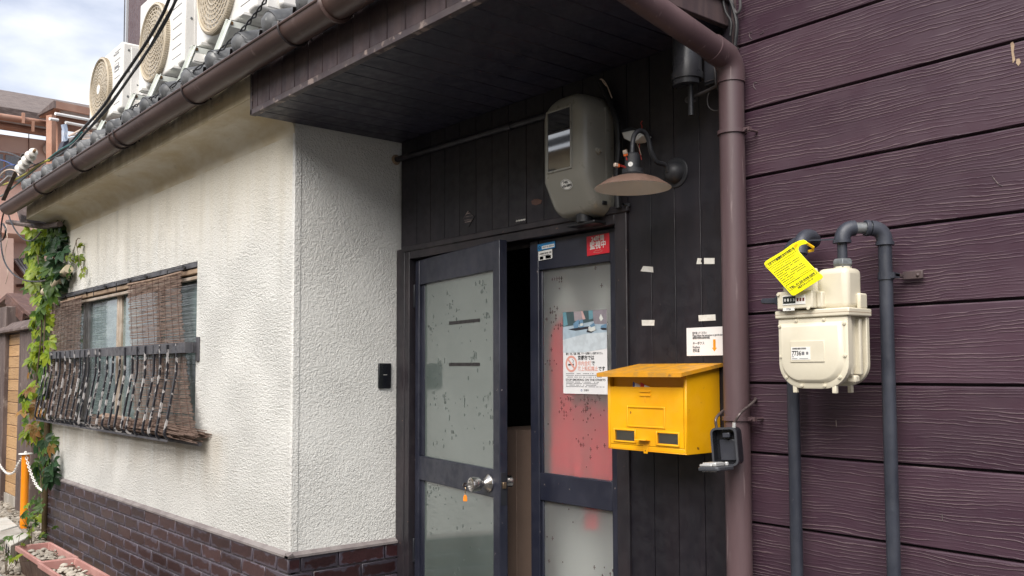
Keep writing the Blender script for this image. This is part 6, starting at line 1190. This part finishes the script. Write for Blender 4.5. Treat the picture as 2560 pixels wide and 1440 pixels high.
m = MB(); p = gpt(15, 775); m.box(p.x - .10, p.x + .12, YG + .02, YG + 1.0, p.z - .06, p.z + .06); m.build('ridge_beam', 'wood_red', gt)
for k in range(4): m = MB(); p, q = gpt(22, 766), gpt(76, 806); dy = Vector((0, .2 + .22 * k, 0)); m.bar(p + dy, q + dy, .05, .05); m.build('rafter', 'wood_red', gt)
m = MB(); p, q = gpt(24, 818), gpt(60, 818); m.box(p.x, q.x, YG + .1, YG + .2, p.z - .05, p.z + .08); m.build('lintel', 'wood_grey', gt)
# ------------------------------------------------------------ pink house across the far garden
HQ, HN = Vector((-15.5, .5, 0)), Vector((.92, .39, 0)).normalized(); HU = Vector((0, 0, 1)).cross(HN).normalized()
def hp(x, y, d=0): return PN(x, y, HQ + HN * d, HN)
pk = thing('pink_house', 'pink stucco house with brown gutters beyond the garden fence', 'house', tuple(HQ))
def face(name, px, mm, d=0, thick=.08, par=pk, bev=0): m = MB(); m.slab([hp(x, y, d) for x, y in px], -HN * thick); return m.build(name, mm, par, smooth=0, bevel=bev)
face('wall', [(-260, 300), (330, 380), (330, 1180), (-260, 1180)], 'pink_wall', 0, 3.0)
for x in (72, 116): face('seam', [(x, 325), (x + 1.2, 325), (x + 1.2, 560), (x, 560)], 'pink_seam', .012, .012)
m = MB(); a, b = hp(-200, 252, .35), hp(300, 336, .35); c, d = hp(300, 290, -3.2), hp(-200, 206, -3.2); m.slab([a, b, c, d], (0, 0, .12)); rf = m.build('roof', 'shingle', pk, smooth=0)
for i, (y0, dd) in enumerate(((287, .45), (309, .28))): m = MB(); m.tube([hp(-160, y0 - 28 + 8, dd), hp(128, y0 + 24, dd)], .05, 12); gg = m.build('gutter', 'copper_brown', pk); 
for x, y in ((58, 297), (82, 318)): m = MB(); p = hp(x, y, .5); m.box(p.x - .02, p.x + .02, p.y - .02, p.y + .02, p.z - .07, p.z + .09); m.build('gutter_joint', 'copper_brown', pk)
m = MB(); m.tube([hp(-120, 276, .36), hp(128, 319, .36)], .035, 10); m.build('service_pipe', 'pvc_grey', pk)
face('fascia_band', [(-160, 270), (128, 316), (128, 340), (-160, 296)], 'copper_brown', .06, .1)
wd_ = face('window', [(-40, 372), (68, 386), (68, 460), (-40, 446)], 'copper_brown', .05, .06)
for q in ([(-36, 381), (8, 386), (8, 446), (-36, 440)], [(14, 387), (63, 393), (63, 456), (14, 450)]): face('pane', q, 'frosted_grey', .06, .02, wd_)
for x, y in ((121, 374),): m = MB(); p = hp(x, y, .02); m.lathe([(0, .10), (.09, .09), (.10, 0)], 18, Matrix.Translation(p) @ HN.to_track_quat('Z', 'Y').to_matrix().to_4x4()); m.build('vent_cover', 'cloth_white', pk)
m = MB(); a, b, c, d = hp(-60, 596, .0), hp(95, 612, .0), hp(95, 590, .7), hp(-60, 575, .7); m.slab([a, b, c, d], (0, 0, .15)); m.build('lower_eave', 'pink_wall', pk)
face('lower_wall', [(-80, 590), (34, 596), (34, 1150), (-80, 1150)], 'pink_wall', .9, .9)
aw = MB(); a, b, c, d = hp(36, 655, .02), hp(100, 650, .02), hp(120, 700, .9), hp(72, 704, .9); aw.slab([a, b, c, d], (0, 0, .03)); aw = aw.build('awning', 'grey_roof', pk)
for k in range(9): m = MB(); m.bar(a.lerp(b, k / 8) + Vector((0, 0, .04)), d.lerp(c, k / 8) + Vector((0, 0, .04)), .03, .03); m.build('awning_rib', 'grey_roof', aw)
m = MB(); m.bar(hp(36, 662, .03), hp(74, 706, .85), .06, .10); m.build('awning_bracket', 'wood_red', pk)
face('ledge', [(62, 709), (100, 709), (100, 716), (62, 716)], 'wood_red', .2, .2)
sg = face('sign_frame', [(69, 734), (97, 738), (97, 792), (69, 790)], 'sign_red', .10, .06); face('sign_board', [(73, 741), (93, 744), (93, 786), (73, 784)], 'sticker_white', .12, .03, sg)
# drying balcony with its brown box roof
db = thing('drying_balcony', 'brown framed laundry balcony beside the pink house', 'balcony', tuple(hp(180, 330, 1.6))); d0 = 1.4
m = MB(); a, b, c, d = hp(98, 287, d0 - .9), hp(140, 252, d0 + .1), hp(250, 275, d0 + .1), hp(240, 300, d0 - .9); m.slab([a, b, c, d], (0, 0, -.05)); m.build('box_roof', 'copper_brown', db)
m = MB(); m.slab([hp(140, 252, d0 + .12), hp(250, 275, d0 + .12), hp(250, 292, d0 + .12), hp(140, 270, d0 + .12)], -HN * .05); m.build('roof_fascia', 'copper_brown', db, smooth=0); m = MB(); m.slab([hp(98, 288, d0 - .9), hp(140, 252, d0 + .12), hp(140, 270, d0 + .12), hp(98, 291, d0 - .9)], (0, -.03, 0)); m.build('roof_side', 'wood_grey', db, smooth=0)
for x0, x1, dd in ((129, 140, d0), (144, 154, d0 - .5)): m = MB(); m.slab([hp(x0, 286, dd), hp(x1, 288, dd), hp(x1, 520, dd), hp(x0, 520, dd)], -HN * .12); m.build('post', 'copper_brown', db, smooth=0)
for a, b in (((138, 284), (246, 304)), ((164, 306), (246, 322)), ((124, 297), (145, 300))): m = MB(); m.tube([hp(*a, d0 + .2), hp(*b, d0 + .2)], .022, 8); m.build('laundry_pole', 'pole_white', db)
m = MB(); m.slab([hp(153, 276, d0 - .2), hp(246, 290, d0 - .2), hp(246, 297, d0 - .2), hp(153, 283, d0 - .2)], -HN * .04); m.build('corrugated_edge', 'pole_white', db)
for y in (296, 312): m = MB(); m.tube([hp(140, y, d0 - .6), hp(250, y + 17, d0 - .6)], .07, 8); m.build('rear_beam', 'copper_brown', db)
m = MB(); m.slab([hp(x, y, d0 + .2) for x, y in ((158, 311), (167, 309), (170, 325), (168, 340), (170, 350), (165, 353), (160, 340), (161, 325))], -HN * .05); o = m.build('laundry', 'cloth_blue'); tag(o, 'pale blue towel hanging on the balcony pole', 'laundry', 'laundry on the balcony')
m = MB(); m.slab([hp(x, y, d0 + .1) for x, y in ((170, 345), (205, 338), (240, 335), (240, 380), (185, 378), (172, 366))], -HN * .10); o = m.build('laundry', 'cloth_white'); tag(o, 'white and pink washing bundled on the balcony', 'laundry', 'laundry on the balcony')
m = MB(); m.slab([hp(x, y, d0 + .15) for x, y in ((160, 356), (172, 346), (174, 372), (160, 384), (152, 376))], -HN * .08); o = m.build('laundry', 'cloth_dark'); tag(o, 'dark garment hanging low on the balcony', 'laundry', 'laundry on the balcony')
hg = thing('hanger', 'cream clothes hangers tangled on the balcony pole', 'hanger', tuple(hp(215, 325, d0 + .25)))
for a, b in (((172, 340), (215, 318)), ((175, 338), (232, 333)), ((205, 320), (236, 340)), ((200, 336), (212, 316)), ((190, 350), (236, 345))): m = MB(); m.tube([hp(*a, d0 + .28), hp(*b, d0 + .28)], .014, 6); m.build('wire', 'cable_cream', hg)
# ------------------------------------------------------------ brown corrugated upper storey behind the outdoor units
cr = thing('corrugated_house', 'tall building clad in purple brown corrugated metal behind the units', 'building', (-8.5, .55, 3)); xl, xr = PY(321, 60, .5).x, -1.72; m = MB(); x = xl; pts = []
while x < xl + .95: pts += [(x, .500), (x + .022, .500), (x + .030, .515), (x + .052, .515)]; x += .060
n = len(pts)
for z in (2.6, 5.6): m.add([(a, b, z) for a, b in pts], [])
m.f = [(i, i + 1, n + i + 1, n + i) for i in range(n - 1)]; m.build('corrugated_cladding', 'corrugated', cr, smooth=0)
m = MB(); m.box(x + .12, xr, .60, .70, 2.6, 5.6); m.build('plain_cladding', 'corrugated', cr, smooth=0); m = MB(); m.box(xl + .01, x + .12, .53, 3.5, 2.6, 5.6); m.build('side_wall', 'corrugated', cr, smooth=0); m = MB(); m.cyl((x + .06, .47, 2.6), (x + .06, .47, 5.6), .045, 14); m.build('drainpipe', 'vent_black', cr); m = MB(); m.box(xl - .03, xl - .004, .48, .54, 2.6, 5.6); m.build('corner_trim', 'pvc_grey', cr)
m = MB(); m.tube([(xl - .06, .48, 3.0), (xl - .055, .48, 4.2), (xl - .07, .48, 5.2), (xl - .05, .48, 5.5)], .006, 6); m.build('wire', 'cable_grey', cr)
# ------------------------------------------------------------ the house across the lane, which the meter glass and the panes mirror
oh = thing('lane_house', 'cream house across the lane, mirrored in the meter window', 'house', (-4, -7.2, 0)); m = MB(); m.box(-20, 5, -12, -7.2, 0, 4.6); m.build('wall', 'cream_house', oh, smooth=0)
m = MB(); m.slab([(-20.3, -6.9, 4.55), (5.3, -6.9, 4.55), (5.3, -9.2, 5.4), (-20.3, -9.2, 5.4)], (0, 0, .12)); m.build('roof', 'kawara', oh, smooth=0)
for x in (-9.5, -5.2, -1.2, -11.6):
    z0_ = 2.2 if x < -11 else 0
    m = MB(); m.box(x, x + 1.7, -7.22, -7.15, z0_ + 1.0, z0_ + 2.1); w_ = m.build('window', 'dark_trim', oh); m = MB(); m.box(x + .06, x + .82, -7.145, -7.14, z0_ + 1.06, z0_ + 2.04); m.build('pane', 'clear_glass', w_, smooth=0); m = MB(); m.box(x + .88, x + 1.64, -7.145, -7.14, z0_ + 1.06, z0_ + 2.04); m.build('pane', 'clear_glass', w_, smooth=0)

# ------------------------------------------------------------ marks on the siding
for i, px in enumerate(([(2526, 108), (2532, 104), (2536, 112), (2534, 130), (2538, 150), (2532, 158), (2529, 135)], [(2541, 148), (2548, 146), (2552, 156), (2546, 165), (2540, 158)])):
    m = MB(); m.slab([PY(x, y, SY - .0012) for x, y in px], (0, .001, 0)); m.build('paint_splash', 'wood_worn', sdw, smooth=0)
for px in ([(1880, 98), (1874, 92), (1874, 84), (1880, 82)], [(1890, 224), (1884, 216), (1886, 206), (1893, 208)], [(1899, 86), (1904, 84), (1910, 80)], [(2090, 1050), (2091, 1068)], [(2355, 1285), (2356, 1302)], [(2480, 440), (2494, 458), (2506, 466)]):
    m = MB(); m.tube(bez([PY(x, y, SY - .0008) for x, y in px], 4), .0011, 5); m.build('scratch', 'fascia_trim', sdw)
